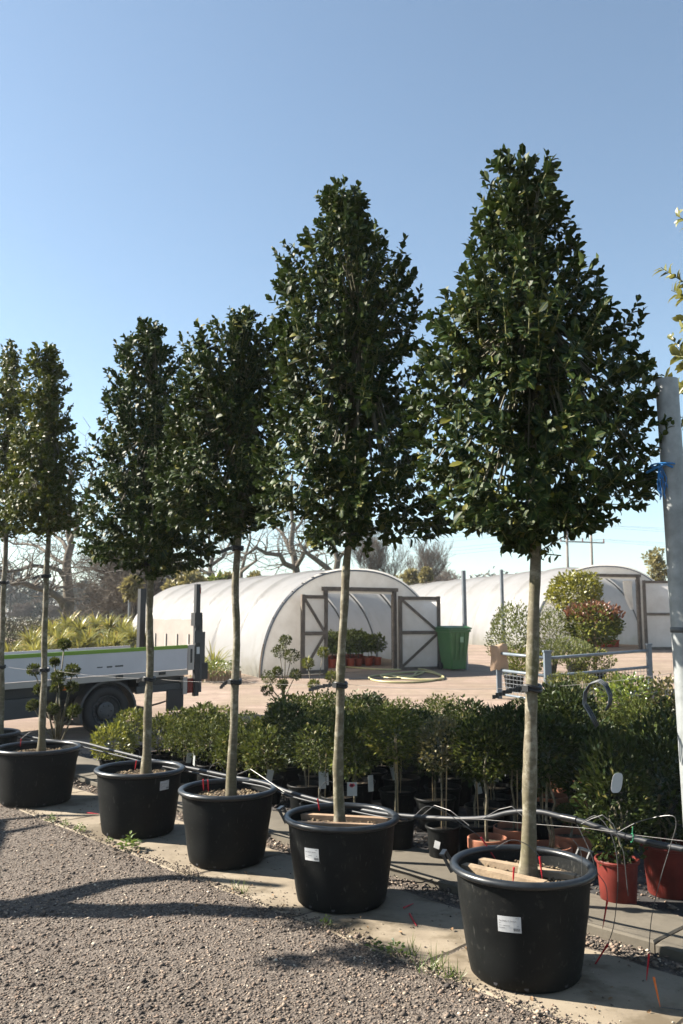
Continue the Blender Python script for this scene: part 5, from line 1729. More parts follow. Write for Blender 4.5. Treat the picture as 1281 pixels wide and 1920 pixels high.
shrub('silver_shrub', 'loose silvery grey-green shrub at the left of the pen', 'shrub', 962, 1196, 16.6, 0.46, 0.66, 'silver_leaf', 3000, 0.055, group=PEN, trunk='multi', potr=0.2, up=0.9)
shrub('silver_shrub', 'grey-green shrub between the nearest trunk and the red-tipped tree', 'shrub', 1035, 1192, 17.0, 0.40, 0.52, 'silver_leaf', 2400, 0.050, group=PEN, trunk='multi', potr=0.2, up=0.9)
shrub('topiary_ball', 'bright yellow-green ball tree above the other pen shrubs', 'tree', 1078, 1112, 18.6, 0.56, 0.42, 'yellow_ball_leaf', 2600, 0.085, 'leaf', group=PEN, trunk_r=0.035, potr=0.24)
ph = shrub('red_tipped_tree', 'standard tree with red young leaves over a dark green head', 'tree', 1112, 1172, 16.8, 0.50, 0.40, 'box_leaf', 2200, 0.075, 'leaf', group=PEN, trunk_r=0.03, potr=0.22)
me = crown_mesh('young_leaves', 620, 0.52, 0.52, 0.20, 'red_leaf', 0.08, 'leaf', 0.4, 0.0, 1.2)
o = link_mesh('young_leaves', me, None, ph); o.location = (0, 0, at(1112, 1150, 16.8).z - gz(16.8))
st_ = ph.location
MB().tube([st_ + Vector((0.0, -0.1, 0.1)), st_ + Vector((0.02, -0.1, 1.35))], 0.02, 6).build('stake', 'timber_brown', ph)
shrub('silver_shrub', 'low grey lavender-like shrub under the red-tipped tree', 'shrub', 1062, 1222, 15.9, 0.50, 0.24, 'silver_leaf', 1500, 0.05, group=PEN, trunk=False, up=1.5)
shrub('leafy_shrub', 'dark leafy undergrowth shrub inside the middle of the pen', 'shrub', 1105, 1240, 16.0, 0.42, 0.24, 'box_leaf', 1200, 0.05, group=PEN, trunk=False, up=1.0)
shrub('leafy_shrub', 'green shrub inside the pen behind its left mesh panel', 'shrub', 985, 1240, 16.0, 0.40, 0.26, 'box_leaf', 1200, 0.05, group=PEN, trunk=False, up=1.0)
for px, lab in ((1050, 'left one of three dark clipped balls in front of the pen'), (1092, 'middle one of three dark clipped balls in front of the pen'), (1155, 'right one of three dark clipped balls in front of the pen')):
    shrub('clipped_ball', lab, 'shrub', px, 1284, 12.6, 0.22, 0.17, 'box_leaf', 1400, 0.028, group='dark clipped balls before the pen', trunk=True, trunk_r=0.012, potr=0.16)
shrub('potted_shrub', 'bright leafy green shrub at the far right corner of the bed', 'shrub', 1185, 1312, 9.6, 0.34, 0.24, 'camellia_leaf', 900, 0.06, 'leaf', group=PEN, potr=0.17, trunk_r=0.012)
shrub('potted_shrub', 'bronze-tinted shrub against the steel post at the back of the bed', 'shrub', 1252, 1312, 9.4, 0.26, 0.24, 'straw_leaf', 800, 0.05, group=PEN, potr=0.17, trunk_r=0.012)

# ------------------------------------------------------------------ cloud-pruned little trees
def cloud_tree(label, d, base_px, balls, sc=1.0, pot=True, mat='box_leaf_dark'):
    bx = at(base_px, 1300, d).x
    foot = Vector((bx, d, gz(d) + 0.005))
    root = thing('cloud_pruned_tree', label, 'tree', foot, 'cloud-pruned little trees')
    hub = foot + Vector((0, 0, 0.30))
    if pot: pot_parts(root, 0.24, 0.24, 'pot_black')
    tr = MB().tube([foot + Vector((0, 0, 0.1)), hub], [0.03, 0.026], 8).build('trunk', 'holly_bark', root, smooth=True)
    for (px, py, r) in balls:
        c = at(px, py, d) + Vector((0, R(-0.15, 0.15), 0))
        mid = hub.lerp(c, 0.5) + Vector((R(-.05, .05), R(-.05, .05), -0.04))
        MB().tube([hub + Vector((R(-.02, .02), 0, -0.05)), mid, c], [0.012, 0.009, 0.006], 6).build('limb', 'holly_bark', root, smooth=True)
        rr = 0.9 * r / 1600 * d
        o = link_mesh('leaf_ball', crown_mesh('leaf_ball', 360, rr, rr, rr * 0.85, mat, 0.034, 'dia', 0.4), None, root)
        o.location = c - foot
    return root
cloud_tree('cloud-pruned tree with stacked leaf balls before the near tunnel', 13.2, 530, [(536, 1201, 11), (524, 1222, 14), (548, 1230, 15), (520, 1259, 9), (505, 1272, 15), (530, 1283, 10), (502, 1294, 11), (555, 1265, 11)])
cloud_tree('cloud-pruned tree with two leaf balls left of the second trunk', 12.8, 592, [(577, 1244, 12), (589, 1283, 10), (606, 1224, 11), (622, 1268, 12)], mat='box_leaf')
cloud_tree('cloud-pruned tree with balls on thin limbs in front of the truck', 9.6, 112, [(116, 1209, 11), (57, 1258, 11), (94, 1243, 7), (116, 1268, 11), (141, 1257, 12), (108, 1289, 10), (138, 1288, 10), (67, 1294, 10), (66, 1322, 10), (103, 1328, 10), (147, 1330, 11), (128, 1338, 11)])
# ------------------------------------------------------------------ flat-bed truck at the left
def truck():
    rear = at(352, 1209, 12.55)
    f = Vector((-0.765, -0.644, 0)); l = Vector((f.y, -f.x, 0))      # forward; away from us
    if l.y < 0: l = -l
    Z = Vector((0, 0, 1))
    wheel_g = gz(11.7)
    base = Vector((rear.x, rear.y, wheel_g + 0.05))
    slope = -0.030                                                   # the truck follows the rise of the yard
    root = thing('flatbed_truck', 'white drop-side truck with a green stripe and a raised tail lift', 'truck', base)
    def W(u, v, z): return base + f * u + l * v + Z * (z + slope * (u - 1.15))
    def block(u0, u1, v0, v1, z0, z1):
        vs = [W(u0, v0, z0), W(u1, v0, z0), W(u1, v1, z0), W(u0, v1, z0), W(u0, v0, z1), W(u1, v0, z1), W(u1, v1, z1), W(u0, v1, z1)]
        return vs, [(0, 1, 2, 3), (7, 6, 5, 4), (4, 5, 1, 0), (5, 6, 2, 1), (6, 7, 3, 2), (7, 4, 0, 3)]
    top = rear.z - base.z + slope * 1.15
    LEN = 4.2; WD = 1.85
    bot = top - 0.345
    def part(nm, mat, *b, parent=None):
        mb = MB()
        for q in b: mb.add(*block(*q))
        return mb.build(nm, mat, parent or root)
    near = part('side_board', 'truck_panel', (0.0, LEN, 0.0, 0.03, bot, top - 0.052))
    part('green_stripe', 'truck_green', (0.0, LEN, -0.003, 0.033, top - 0.050, top), parent=near)
    part('scuff', 'truck_grey', (1.0, 1.12, -0.002, 0.001, top - 0.245, top - 0.225), (1.16, 1.24, -0.002, 0.001, top - 0.248, top - 0.228), (1.30, 1.38, -0.002, 0.001, top - 0.242, top - 0.228), parent=near)
    part('sill', 'truck_white', (-0.02, LEN, 0.005, 0.06, bot - 0.085, bot - 0.006))
    for u in (0.35, 1.0, 1.9, 2.7, 3.5):
        part('hinge', 'truck_black', (u, u + 0.10, -0.012, 0.004, bot - 0.055, bot - 0.015))
    part('side_board', 'truck_panel', (0.0, LEN, WD - 0.03, WD, bot, top - 0.052))
    part('bed_floor', 'truck_grey', (0.0, LEN, 0.062, WD - 0.04, bot - 0.05, bot + 0.0))
    part('head_board', 'truck_white', (LEN - 0.04, LEN, 0.04, WD - 0.04, bot, top + 0.35))
    part('rear_corner_post', 'truck_white', (-0.11, -0.01, -0.01, 0.09, bot - 0.02, top - 0.0))
    part('slot', 'truck_black', (-0.075, -0.045, -0.014, -0.008, top - 0.26, top - 0.06))
    # chassis below
    part('chassis_rail', 'truck_black', (-0.05, LEN, 0.45, 0.55, bot - 0.32, bot - 0.12), (-0.05, LEN, 1.25, 1.35, bot - 0.32, bot - 0.12))
    part('underside_shade_box', 'truck_black', (-0.02, 0.7, 0.12, WD - 0.1, bot - 0.22, bot - 0.10), (1.9, LEN, 0.12, WD - 0.1, bot - 0.22, bot - 0.10))  # black filler boxes standing in for the shade beneath the bed
    part('side_skirt', 'truck_grey', (2.05, LEN, 0.05, 0.09, bot - 0.47, bot - 0.22))
    part('underrun_bar', 'truck_grey', (0.02, 0.75, 0.08, 0.13, bot - 0.30, bot - 0.20))
    # wheel
    wz = 0.33; wu = 1.17
    def wheel(u, v, side):
        c = W(u, v, 0); c = Vector((c.x, c.y, gz(c.y) + wz))
        n = 40; ax = -l * side
        def ringp(r, off): return [c + ax * off + (f * math.cos(t) + Z * math.sin(t)) * r for t in np.linspace(0, 2 * math.pi, n, endpoint=False)]
        prof = [(0.20, 0.06), (0.22, 0.095), (0.29, 0.10), (0.322, 0.085), (0.332, 0.05), (0.332, -0.07), (0.31, -0.10), (0.2, -0.10)]
        vs = []; fs = []
        for r, o_ in prof: vs += ringp(r, o_)
        for i in range(len(prof) - 1):
            for j in range(n): fs.append((i * n + j, (i + 1) * n + j, (i + 1) * n + (j + 1) % n, i * n + (j + 1) % n))
        w = MB().add(vs, fs).build('tyre', 'tyre', root, smooth=True)
        vs = []; fs = []
        prof = [(0.207, 0.075), (0.195, 0.085), (0.185, 0.04), (0.125, 0.0), (0.118, 0.055), (0.10, 0.062), (0.0, 0.06)]
        for r, o_ in prof: vs += ringp(max(r, 0.001), o_)
        for i in range(len(prof) - 1):
            for j in range(n): fs.append((i * n + j, (i + 1) * n + j, (i + 1) * n + (j + 1) % n, i * n + (j + 1) % n))
        rim = MB().add(vs, fs).build('rim', 'wheel_grey', w, smooth='auto')
        for k in range(14):
            t = 2 * math.pi * k / 14
            p = c + ax * 0.031 + (f * math.cos(t) + Z * math.sin(t)) * 0.157
            MB().tube([p - ax * 0.002, p + ax * 0.004], 0.017, 8).build('vent_hole', 'ink', rim)
        for k in range(6):
            t = 2 * math.pi * k / 6
            p = c + ax * 0.06 + (f * math.cos(t) + Z * math.sin(t)) * 0.075
            MB().tube([p, p + ax * 0.022], 0.012, 6).build('wheel_nut', 'steel_dark', rim)
        return c
    c = wheel(wu, 0.18, 1)
    wheel(wu, WD - 0.18, -1)
    # mudguard
    mg = MB(); vs = []; n = 18
    for t in np.linspace(math.radians(-8), math.radians(200), n):
        for v, r in ((0.045, 0.415), (0.045, 0.385), (0.28, 0.385), (0.28, 0.415)):
            q = c + (f * -math.cos(t) + Z * math.sin(t)) * r
            q = q - l * 0.18 + l * v
            vs.append(q)
    fs = []
    for i in range(n - 1):
        for j in range(4): fs.append((i * 4 + j, i * 4 + (j + 1) % 4, (i + 1) * 4 + (j + 1) % 4, (i + 1) * 4 + j))
    fs += [(0, 1, 2, 3), tuple((n - 1) * 4 + j for j in (3, 2, 1, 0))]
    mg.add(vs, fs).build('mudguard', 'truck_grey', root)
    part('mud_flap', 'truck_black', (0.64, 0.68, 0.06, 0.28, -0.0, 0.30))
    part('side_marker', 'orange_lens', (1.72, 1.84, -0.004, 0.012, bot - 0.155, bot - 0.105))
    # tail lift
    part('tail_column', 'truck_black', (-0.20, -0.13, 0.0, 0.07, bot - 0.40, top + 0.88))
    part('column_cap', 'red_lens', (-0.206, -0.185, -0.004, 0.06, top + 0.74, top + 0.83))
    part('column_clamp', 'truck_black', (-0.225, -0.10, -0.02, 0.09, top + 0.27, top + 0.46))
    part('tail_column', 'truck_black', (-0.22, -0.12, WD - 0.10, WD, bot - 0.40, top + 0.86))
    part('column_plate', 'truck_grey', (-0.25, -0.212, 0.01, 0.07, bot - 0.35, top + 0.42))
    plat = MB()
    prof = [(-0.34, bot - 0.12), (-0.34, top + 0.16), (-0.30, top + 0.36), (-0.26, top + 0.36), (-0.255, top + 0.16), (-0.255, bot - 0.12)]
    vs = [W(u, 0.16, z) for u, z in prof] + [W(u, WD - 0.12, z) for u, z in prof]
    m = len(prof)
    plat.add(vs, [tuple(range(m)), tuple(range(2 * m - 1, m - 1, -1))] + [(i, i + m, (i + 1) % m + m, (i + 1) % m) for i in range(m)])
    pl = plat.build('lift_platform', 'lift_panel', root)
    for v in (0.13, WD - 0.14):
        part('platform_edge', 'truck_grey', (-0.37, -0.235, v, v + 0.045, bot - 0.14, top + 0.17), parent=pl)
    for v in np.linspace(0.4, WD - 0.4, 4):
        part('platform_rib', 'truck_white', (-0.252, -0.238, v, v + 0.03, bot, top + 0.14), parent=pl)
    part('platform_foot', 'truck_black', (-0.42, -0.26, 0.12, 0.26, bot - 0.18, bot + 0.06))
    part('lift_handle', 'truck_grey', (-0.235, -0.10, -0.02, 0.0, top + 0.02, top + 0.20))
    part('sticker', 'white_tag', (-0.20, -0.15, -0.006, -0.001, top - 0.14, top - 0.04), parent=None)
    part('tail_lamp', 'red_lens', (-0.12, -0.03, 0.03, 0.12, bot - 0.35, bot - 0.14))
    part('lamp_bracket', 'truck_white', (-0.025, 0.04, 0.03, 0.12, bot - 0.36, bot - 0.12))
    part('spray_flap', 'truck_black', (0.02, 0.28, 0.05, 0.09, bot - 0.58, bot - 0.28))
    MB().tube([W(0.5, 0.2, bot - 0.50), W(0.35, 0.12, bot - 0.46), W(0.25, 0.12, bot - 0.44), W(0.22, 0.12, bot - 0.56)], 0.014, 6).build('air_hose', 'truck_black', root)
    # cab front end, outside the picture but part of the truck
    cab = MB()
    prof = [(LEN + 0.1, bot - 0.45), (LEN + 0.1, top + 0.95), (LEN + 1.0, top + 0.95), (LEN + 1.5, top + 0.25), (LEN + 2.1, top + 0.02), (LEN + 2.15, bot - 0.45)]
    vs = [W(u, 0.06, z) for u, z in prof] + [W(u, WD - 0.06, z) for u, z in prof]; m = len(prof)
    cab.add(vs, [tuple(range(m)), tuple(range(2 * m - 1, m - 1, -1))] + [(i, i + m, (i + 1) % m + m, (i + 1) % m) for i in range(m)])
    cab.build('cab', 'truck_white', root)
truck()

# ------------------------------------------------------------------ yellow palms behind the truck
def palm(label, px, py_top, d, n, h, proto={}, warm=True):
    c = at(px, 1200, d); foot = Vector((c.x, d, gz(d)))
    top = at(px, py_top, d).z - foot.z
    root = thing('palm_plant', label, 'palm', foot, 'yellow-green palms behind the truck')
    k = 8
    P = []; D = []; N = []; Ls = []
    heads = [(0, 0, top - h * 0.5)] + [(R(-.55, .55), R(-.4, .4), R(0.15, 0.75) * (top - h * 0.4)) for _ in range(4)]
    for hx, hy, hz in heads:
        m = n // len(heads)
        a = rng.uniform(0, 6.28, m); el = rng.uniform(-0.15, 1.25, m)
        d_ = np.stack([np.cos(a) * np.cos(el), np.sin(a) * np.cos(el), np.sin(el)], 1)
        P.append(np.tile([[hx, hy, hz]], (m, 1)) + d_ * 0.04); D.append(d_)
        N.append(np.tile([[0, 0, 1.0]], (m, 1)) - d_ * np.sin(el)[:, None] + rng.normal(0, 0.2, (m, 3))); Ls.append(h * rng.uniform(0.7, 1.15, m))
    P = np.concatenate(P); D = np.concatenate(D); N = np.concatenate(N); Ls = np.concatenate(Ls)
    V, T, U = leaf_arrays(P, D, N, Ls, np.full(len(P), 0.034), 'blade', rng.uniform(0.4, 2.2, len(P)))
    link_mesh('fronds', np_mesh('fronds', V, T, U), 'palm_leaf', root)
    mb = MB()
    for hx, hy, hz in heads: mb.tube([foot + Vector((hx * 0.4, hy * 0.4, 0)), foot + Vector((hx, hy, hz))], 0.035, 6)
    mb.build('stems', 'branch', root)
    return root
pl = [(60, 1195, 21.5), (95, 1172, 22.5), (125, 1160, 23.0), (150, 1165, 21.5), (178, 1158, 23.5), (205, 1162, 22.0), (228, 1168, 23.0), (250, 1180, 21.0), (110, 1192, 20.0), (165, 1190, 20.0), (215, 1195, 20.0), (85, 1205, 19.5), (262, 1198, 22.5)]
where = ['leftmost low', 'second', 'tall left', 'middle-left', 'tallest', 'middle-right', 'right', 'far right', 'front left', 'front middle', 'front right', 'lowest front-left', 'rightmost, beside the tunnel,']
for (px, py, d), w in zip(pl, where):
    palm('%s yellow-green spiky palm in the clump above the truck side' % w, px, py, d, 640, 0.50)
palm('green spiky plant between the tail lift and the near tunnel', 400, 1218, 19.0, 120, 0.7)
shrub('low_shrub', 'low green mound at the foot of the tunnel beside the tail lift', 'shrub', 408, 1254, 18.2, 0.45, 0.16, 'camellia_leaf', 900, 0.05, trunk=False)
for k in range(7):
    p = gnd(378 + k * 11.5, 1279)
    o = MB().box(p + Vector((0, 0, 0.10)), (0.085, 0.085, 0.24), Matrix.Rotation(0.2 * k, 3, 'Z')).box(p + Vector((0, 0, 0.226)), (0.09, 0.09, 0.012), Matrix.Rotation(0.2 * k, 3, 'Z')).build('edging_stub', 'timber_brown', None, loc=p)
    tag(o, 'short square timber stub, %s from the truck in the edging row' % ORD[k], 'edging', 'timber edging stubs beside the tail lift')

# ------------------------------------------------------------------ trees far behind
def branch_mesh(name, seed, height, spread, levels=5, trunk_r=0.3, gnarl=0.25, kids=(3, 4), up=0.25, first=0.25, shrink=0.68, min_r=0.006, twig=True):
    rs = random.Random(seed)
    A = []; B = []; RA = []; RB = []
    def grow(p, d, L, r, lev):
        n = 4 if lev < 2 else 3
        pts = [p]
        q = p.copy(); dd = d.copy()
        for i in range(n):
            dd = (dd + Vector((rs.gauss(0, gnarl), rs.gauss(0, gnarl), rs.gauss(0, gnarl * 0.6) + up * 0.15))).normalized()
            q2 = q + dd * (L / n)
            ra = r * (1 - 0.42 * i / n); rb = r * (1 - 0.42 * (i + 1) / n)
            A.append(tuple(q)); B.append(tuple(q2)); RA.append(max(ra, min_r)); RB.append(max(rb, min_r))
            q = q2
            if lev < levels and (i >= 1 or lev > 0):
                m = rs.randint(*kids) if i == n - 1 else rs.choice([1, 1, 2])
                if lev == 0 and i < n * first: m = 0
                for _ in range(m):
                    side = Vector((rs.gauss(0, 1), rs.gauss(0, 1), rs.gauss(0.1, 0.5)))
                    nd = (dd * rs.uniform(0.35, 0.8) + side.normalized() * spread + Vector((0, 0, up))).normalized()
                    grow(q, nd, L * shrink * rs.uniform(0.75, 1.1), rb * rs.uniform(0.55, 0.75), lev + 1)
    grow(Vector((0, 0, 0)), Vector((0, 0, 1)), height * 0.36, trunk_r, 0)
    A = np.array(A); B = np.array(B)
    ok = (A[:, 2] > -0.05)
    RA = np.array(RA); RB = np.array(RB)
    P, Q = stems_arrays(A[ok], B[ok], RA[ok], RB[ok], 5)
    return np_mesh(name, P, Q, smooth=True)

def bare_tree(label, mesh, px, d, scale, mat, rz, group='bare trees beyond the nursery', name='bare_tree', sx=1.0):
    c = at(px, 1170, d); foot = Vector((c.x, d, gz(d) - 0.05))
    o = bpy.data.objects.new(name, mesh)
    if len(mesh.materials) == 0: mesh.materials.append(M[mat])
    COL.objects.link(o); o.location = foot; o.rotation_euler = (0, 0, rz); o.scale = (scale * sx, scale * sx, scale)
    return tag(o, label, 'tree', group)
oak = branch_mesh('oak', 11, 10.0, 0.95, 5, 0.55, 0.34, (2, 3), 0.10, 0.3, 0.76, 0.012)
oak2 = branch_mesh('oak_b', 23, 9.0, 0.9, 5, 0.50, 0.36, (2, 3), 0.10, 0.3, 0.76, 0.012)
ash = branch_mesh('ash', 5, 10.0, 0.55, 5, 0.16, 0.14, (2, 3), 0.35, 0.1, 0.72, 0.008)
fluff = branch_mesh('fluff', 31, 6.0, 0.85, 6, 0.20, 0.22, (2, 3), 0.30, 0.2, 0.70, 0.009)
fluff2 = branch_mesh('fluff_b', 37, 6.0, 0.85, 6, 0.20, 0.22, (2, 3), 0.30, 0.2, 0.70, 0.009)

def laid_oak(label, d, foot_px, trunk, trunk_r, limbs, seed, twigs=5, tw=0.28):
    """a gnarled oak, its limbs laid out as they grow"""
    foot = at(foot_px, 1170, d); foot = Vector((foot.x, d, gz(d) - 0.05))
    root = thing('gnarled_oak', label, 'tree', foot, 'bare trees beyond the nursery')
    def Q(px, py, dy=0.0): return at(px, py, d + dy)
    tr = [foot] + [Q(*p) for p in trunk]
    MB().tube(tr, [trunk_r * (1.25 if k == 0 else 1 - 0.72 * k / (len(tr) - 1)) for k in range(len(tr))], 12).build('trunk', 'oak_bark', root, smooth=True)
    A = []; B = []; RA = []; RB = []
    rs = random.Random(seed)
    for pts, r in limbs:
        P = [Q(*p) for p in pts]
        MB().tube(P, [r * (1 - 0.6 * k / (len(P) - 1)) for k in range(len(P))], 9).build('limb', 'oak_bark', root, smooth=True)
        for p in P[1:]:
            for _ in range(twigs):
                q = p.copy(); dd = Vector((rs.gauss(0, 1), rs.gauss(0, 1), rs.gauss(0.5, 0.6))).normalized(); rr = r * tw
                for k in range(7):
                    dd = (dd + Vector((rs.gauss(0, .35), rs.gauss(0, .35), rs.gauss(0.05, .3)))).normalized()
                    q2 = q + dd * rs.uniform(0.2, 0.5)
                    A.append(tuple(q)); B.append(tuple(q2)); RA.append(rr); RB.append(rr * 0.8); rr = max(rr * 0.78, 0.009)
                    if k > 1:
                        sd = (dd + Vector((rs.gauss(0, .9), rs.gauss(0, .9), rs.gauss(0, .6)))).normalized()
                        A.append(tuple(q2)); B.append(tuple(q2 + sd * rs.uniform(0.3, 0.8))); RA.append(0.012); RB.append(0.007)
                    q = q2
    off = np.array(foot)
    P, Qd = stems_arrays(np.array(A) - off, np.array(B) - off, np.array(RA), np.array(RB), 4)
    o = link_mesh('twigs', np_mesh('twigs', P, Qd), 'oak_bark', root); o['kind'] = 'stuff'
laid_oak('gnarled leafless oak with thick limbs behind the yellow palms', 44.0, 128,
    [(129, 1120), (127, 1090), (125, 1060), (128, 1040), (134, 1022), (129, 1005), (127, 980), (133, 950), (128, 915), (134, 880)], 0.29,
    [([(125, 1145, 0), (112, 1122, -1), (92, 1108, -2), (62, 1100, -3), (40, 1092, -3.5), (22, 1096, -4)], 0.21),
     ([(126, 1060, 0), (108, 1050, 1), (88, 1036, 2), (70, 1024, 3), (50, 1020, 3.5), (26, 1020, 4), (4, 1008, 4)], 0.11),
     ([(124, 1090, 0), (112, 1070, -1), (96, 1064, -2), (60, 1060, -3), (40, 1068, -4), (15, 1072, -5), (-20, 1066, -6)], 0.13),
     ([(128, 1035, 0), (118, 1015, 2), (104, 1005, 3), (92, 980, 4), (80, 950, 5)], 0.13),
     ([(131, 1015, 0), (146, 985, -2), (150, 955, -3), (165, 925, -4), (172, 890, -5)], 0.12),
     ([(126, 985, 0), (110, 955, 1), (98, 925, 2), (96, 885, 2)], 0.10),
     ([(122, 1100, 0), (106, 1102, -1), (102, 1112, -1.2)], 0.08)], 3, 4)
laid_oak('twisted bare oak left of the second trunk, above the near tunnel', 56.0, 558,
    [(557, 1082), (555, 1066), (552, 1045), (546, 1020), (550, 985), (545, 940), (548, 890)], 0.30,
    [([(555, 1066, 0), (534, 1057, -1), (526, 1041, -2), (498, 1037, -3), (481, 1027, -4), (462, 1040, -5)], 0.19),
     ([(548, 1040, 0), (538, 1020, 1), (530, 1000, 2), (512, 985, 3), (500, 960, 4)], 0.15),
     ([(555, 1064, 0), (567, 1045, -1), (575, 1021, -2), (583, 1000, -3), (590, 975, -3)], 0.16),
     ([(549, 1000, 0), (565, 980, 1), (575, 950, 2), (590, 930, 3)], 0.11)], 5, 4)
laid_oak('twisted bare oak right behind the second trunk', 52.0, 630,
    [(629, 1078), (634, 1049), (624, 1021), (619, 992), (624, 950), (615, 900)], 0.24,
    [([(628, 1080, 0), (611, 1063, -1), (587, 1045, -2), (575, 1037, -3), (562, 1020, -3)], 0.20),
     ([(634, 1049, 0), (650, 1030, 1), (668, 1015, 2), (690, 985, 3)], 0.12),
     ([(620, 1000, 0), (605, 980, -1), (596, 955, -2)], 0.10)], 8, 4)
laid_oak('bare oak behind the third trunk and the tail lift', 50.0, 404,
    [(402, 1098), (394, 1066), (400, 1040), (392, 1010), (396, 970), (390, 920)], 0.17,
    [([(398, 1080, 0), (380, 1070, -1), (362, 1072, -2), (345, 1060, -3)], 0.11),
     ([(396, 1060, 0), (418, 1045, 1), (430, 1020, 2), (452, 1005, 3)], 0.12),
     ([(400, 1040, 0), (384, 1020, 1), (370, 990, 2)], 0.09)], 9, 4)
laid_oak('bare oak between the tail lift and the third trunk', 58.0, 452,
    [(452, 1085), (453, 1070), (461, 1041), (470, 1010), (464, 970)], 0.16,
    [([(453, 1072, 0), (468, 1060, -1), (481, 1051, -2), (478, 1038, -3)], 0.12),
     ([(458, 1050, 0), (440, 1035, 1), (428, 1040, 2), (415, 1028, 3)], 0.10)], 10, 4)
bare_tree('dark double-stemmed bare tree behind the fourth trunk, left stem', oak2, 246, 36, 0.62, 'oak_bark', 0.3)
bare_tree('dark double-stemmed bare tree behind the fourth trunk, right stem', oak, 262, 37, 0.60, 'oak_bark', 5.1)
bare_tree('slender upright bare tree right of the second trunk', ash, 710, 55, 0.80, 'twig', 0.8)
bare_tree('slender upright bare tree between the tunnels, farther one', ash, 760, 66, 0.85, 'twig', 2.9)
for k, (px, d, sc, sx) in enumerate([(832, 78, 1.02, 1.25), (790, 86, 0.85, 1.2), (870, 95, 0.95, 1.3), (950, 120, 1.05, 1.5), (1040, 130, 1.15, 1.5), (1090, 125, 1.1, 1.5), (505, 75, 0.52, 1.6), (700, 90, 0.62, 1.5), (440, 85, 0.55, 1.5), (330, 70, 0.5, 1.5), (905, 118, 0.95, 1.4), (1150, 135, 1.0, 1.5)]):
    names = ['rounded brown leafless tree right of the near tunnel roof', 'brown leafless tree over the right end of the near tunnel', 'brown leafless tree behind the gap of the two tunnels', 'pale hazy leafless tree over the farther tunnel, left one', 'pale hazy leafless tree left of the power poles', 'pale hazy leafless tree behind the power poles', 'low brown leafless thicket tree above the near tunnel side', 'brown leafless tree behind the slender bare trees', 'brown leafless tree left of the third trunk', 'brown leafless tree above the tail lift', 'pale leafless tree over the farther tunnel roof, near the thin post', 'pale leafless tree right of the power poles']
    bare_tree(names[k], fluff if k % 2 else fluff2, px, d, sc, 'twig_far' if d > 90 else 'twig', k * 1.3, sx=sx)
for k, (px, d, sc) in enumerate([(30, 95, 0.55), (75, 100, 0.6), (110, 92, 0.5), (205, 90, 0.58), (240, 86, 0.62), (160, 104, 0.5), (280, 90, 0.55)]):
    names = ['russet leafless tree low at the left edge', 'russet leafless tree behind the first bare trunk gap', 'russet leafless tree left of the gnarled oak', 'russet leafless tree right of the gnarled oak', 'russet leafless tree behind the double-stemmed tree', 'faint leafless tree directly behind the gnarled oak', 'russet leafless tree left of the tail lift']
    bare_tree(names[k], fluff2 if k % 2 else fluff, px, d, sc, 'twig', k * 0.9, sx=1.4)

def clump_tree(name, label, px, py_c, d, rx, rz, mat, n, leaf, group, nclump=14, trunk=True, cat='tree'):
    c = at(px, py_c, d); foot = Vector((c.x, d, gz(d) - 0.02))
    root = thing(name, label, cat, foot, group)
    cz = c.z - foot.z
    cc = rand_unit(nclump) * (rng.random((nclump, 1)) ** 0.5) * np.array([[rx, rx, rz]]) * 0.8
    idx = rng.integers(0, nclump, n)
    d_ = rand_unit(n)
    p = cc[idx] + d_ * (rng.uniform(0.5, 1, n)[:, None]) * np.array([[rx * 0.38, rx * 0.38, rz * 0.26]]) + np.array([[0, 0, cz]])
    p[:, 2] = np.maximum(p[:, 2], 0.05)
    ln = leaf * rng.uniform(0.6, 1.4, n)
    P, T, U = leaf_arrays(p, d_ + rng.normal(0, 0.4, (n, 3)), rng.normal(0, 0.6, (n, 3)) + np.array([[0, 0, 1.0]]), ln, ln * 0.5, 'dia')
    link_mesh('crown', np_mesh('crown', P, T, U), mat, root)
    if trunk:
        MB().tube([foot, foot + Vector((0.1, 0, cz * 0.6)), foot + Vector((0, 0, cz))], [rx * 0.07, rx * 0.06, rx * 0.03], 7).build('trunk', 'oak_bark', root, smooth=True)
    return root
EV = 'evergreens in the distance'
for px, py, d, rx, rz, lab in [(172, 1112, 110, 2.6, 2.4, 'spreading dark pine right of the gnarled oak'), (226, 1098, 105, 2.4, 2.8, 'dark pine behind the double-stemmed tree'), (20, 1095, 115, 2.6, 3.2, 'bluish pine at the left edge'), (48, 1128, 118, 2.6, 2.0, 'bluish evergreen low at the left edge'), (82, 1112, 112, 2.4, 2.6, 'bluish evergreen behind the fifth trunk'), (145, 1128, 108, 2.2, 2.6, 'narrow bluish evergreen beside the gnarled oak'), (195, 1150, 96, 3.0, 1.4, 'low dark evergreen above the yellow palms'), (100, 1150, 98, 2.8, 1.4, 'low green evergreen left of the gnarled oak')]:
    clump_tree('evergreen_tree', lab, px, py, d, rx, rz, 'pine_leaf', 1700, 0.5, EV)
BM = 'tall bamboo-like shrubs behind the tunnels'
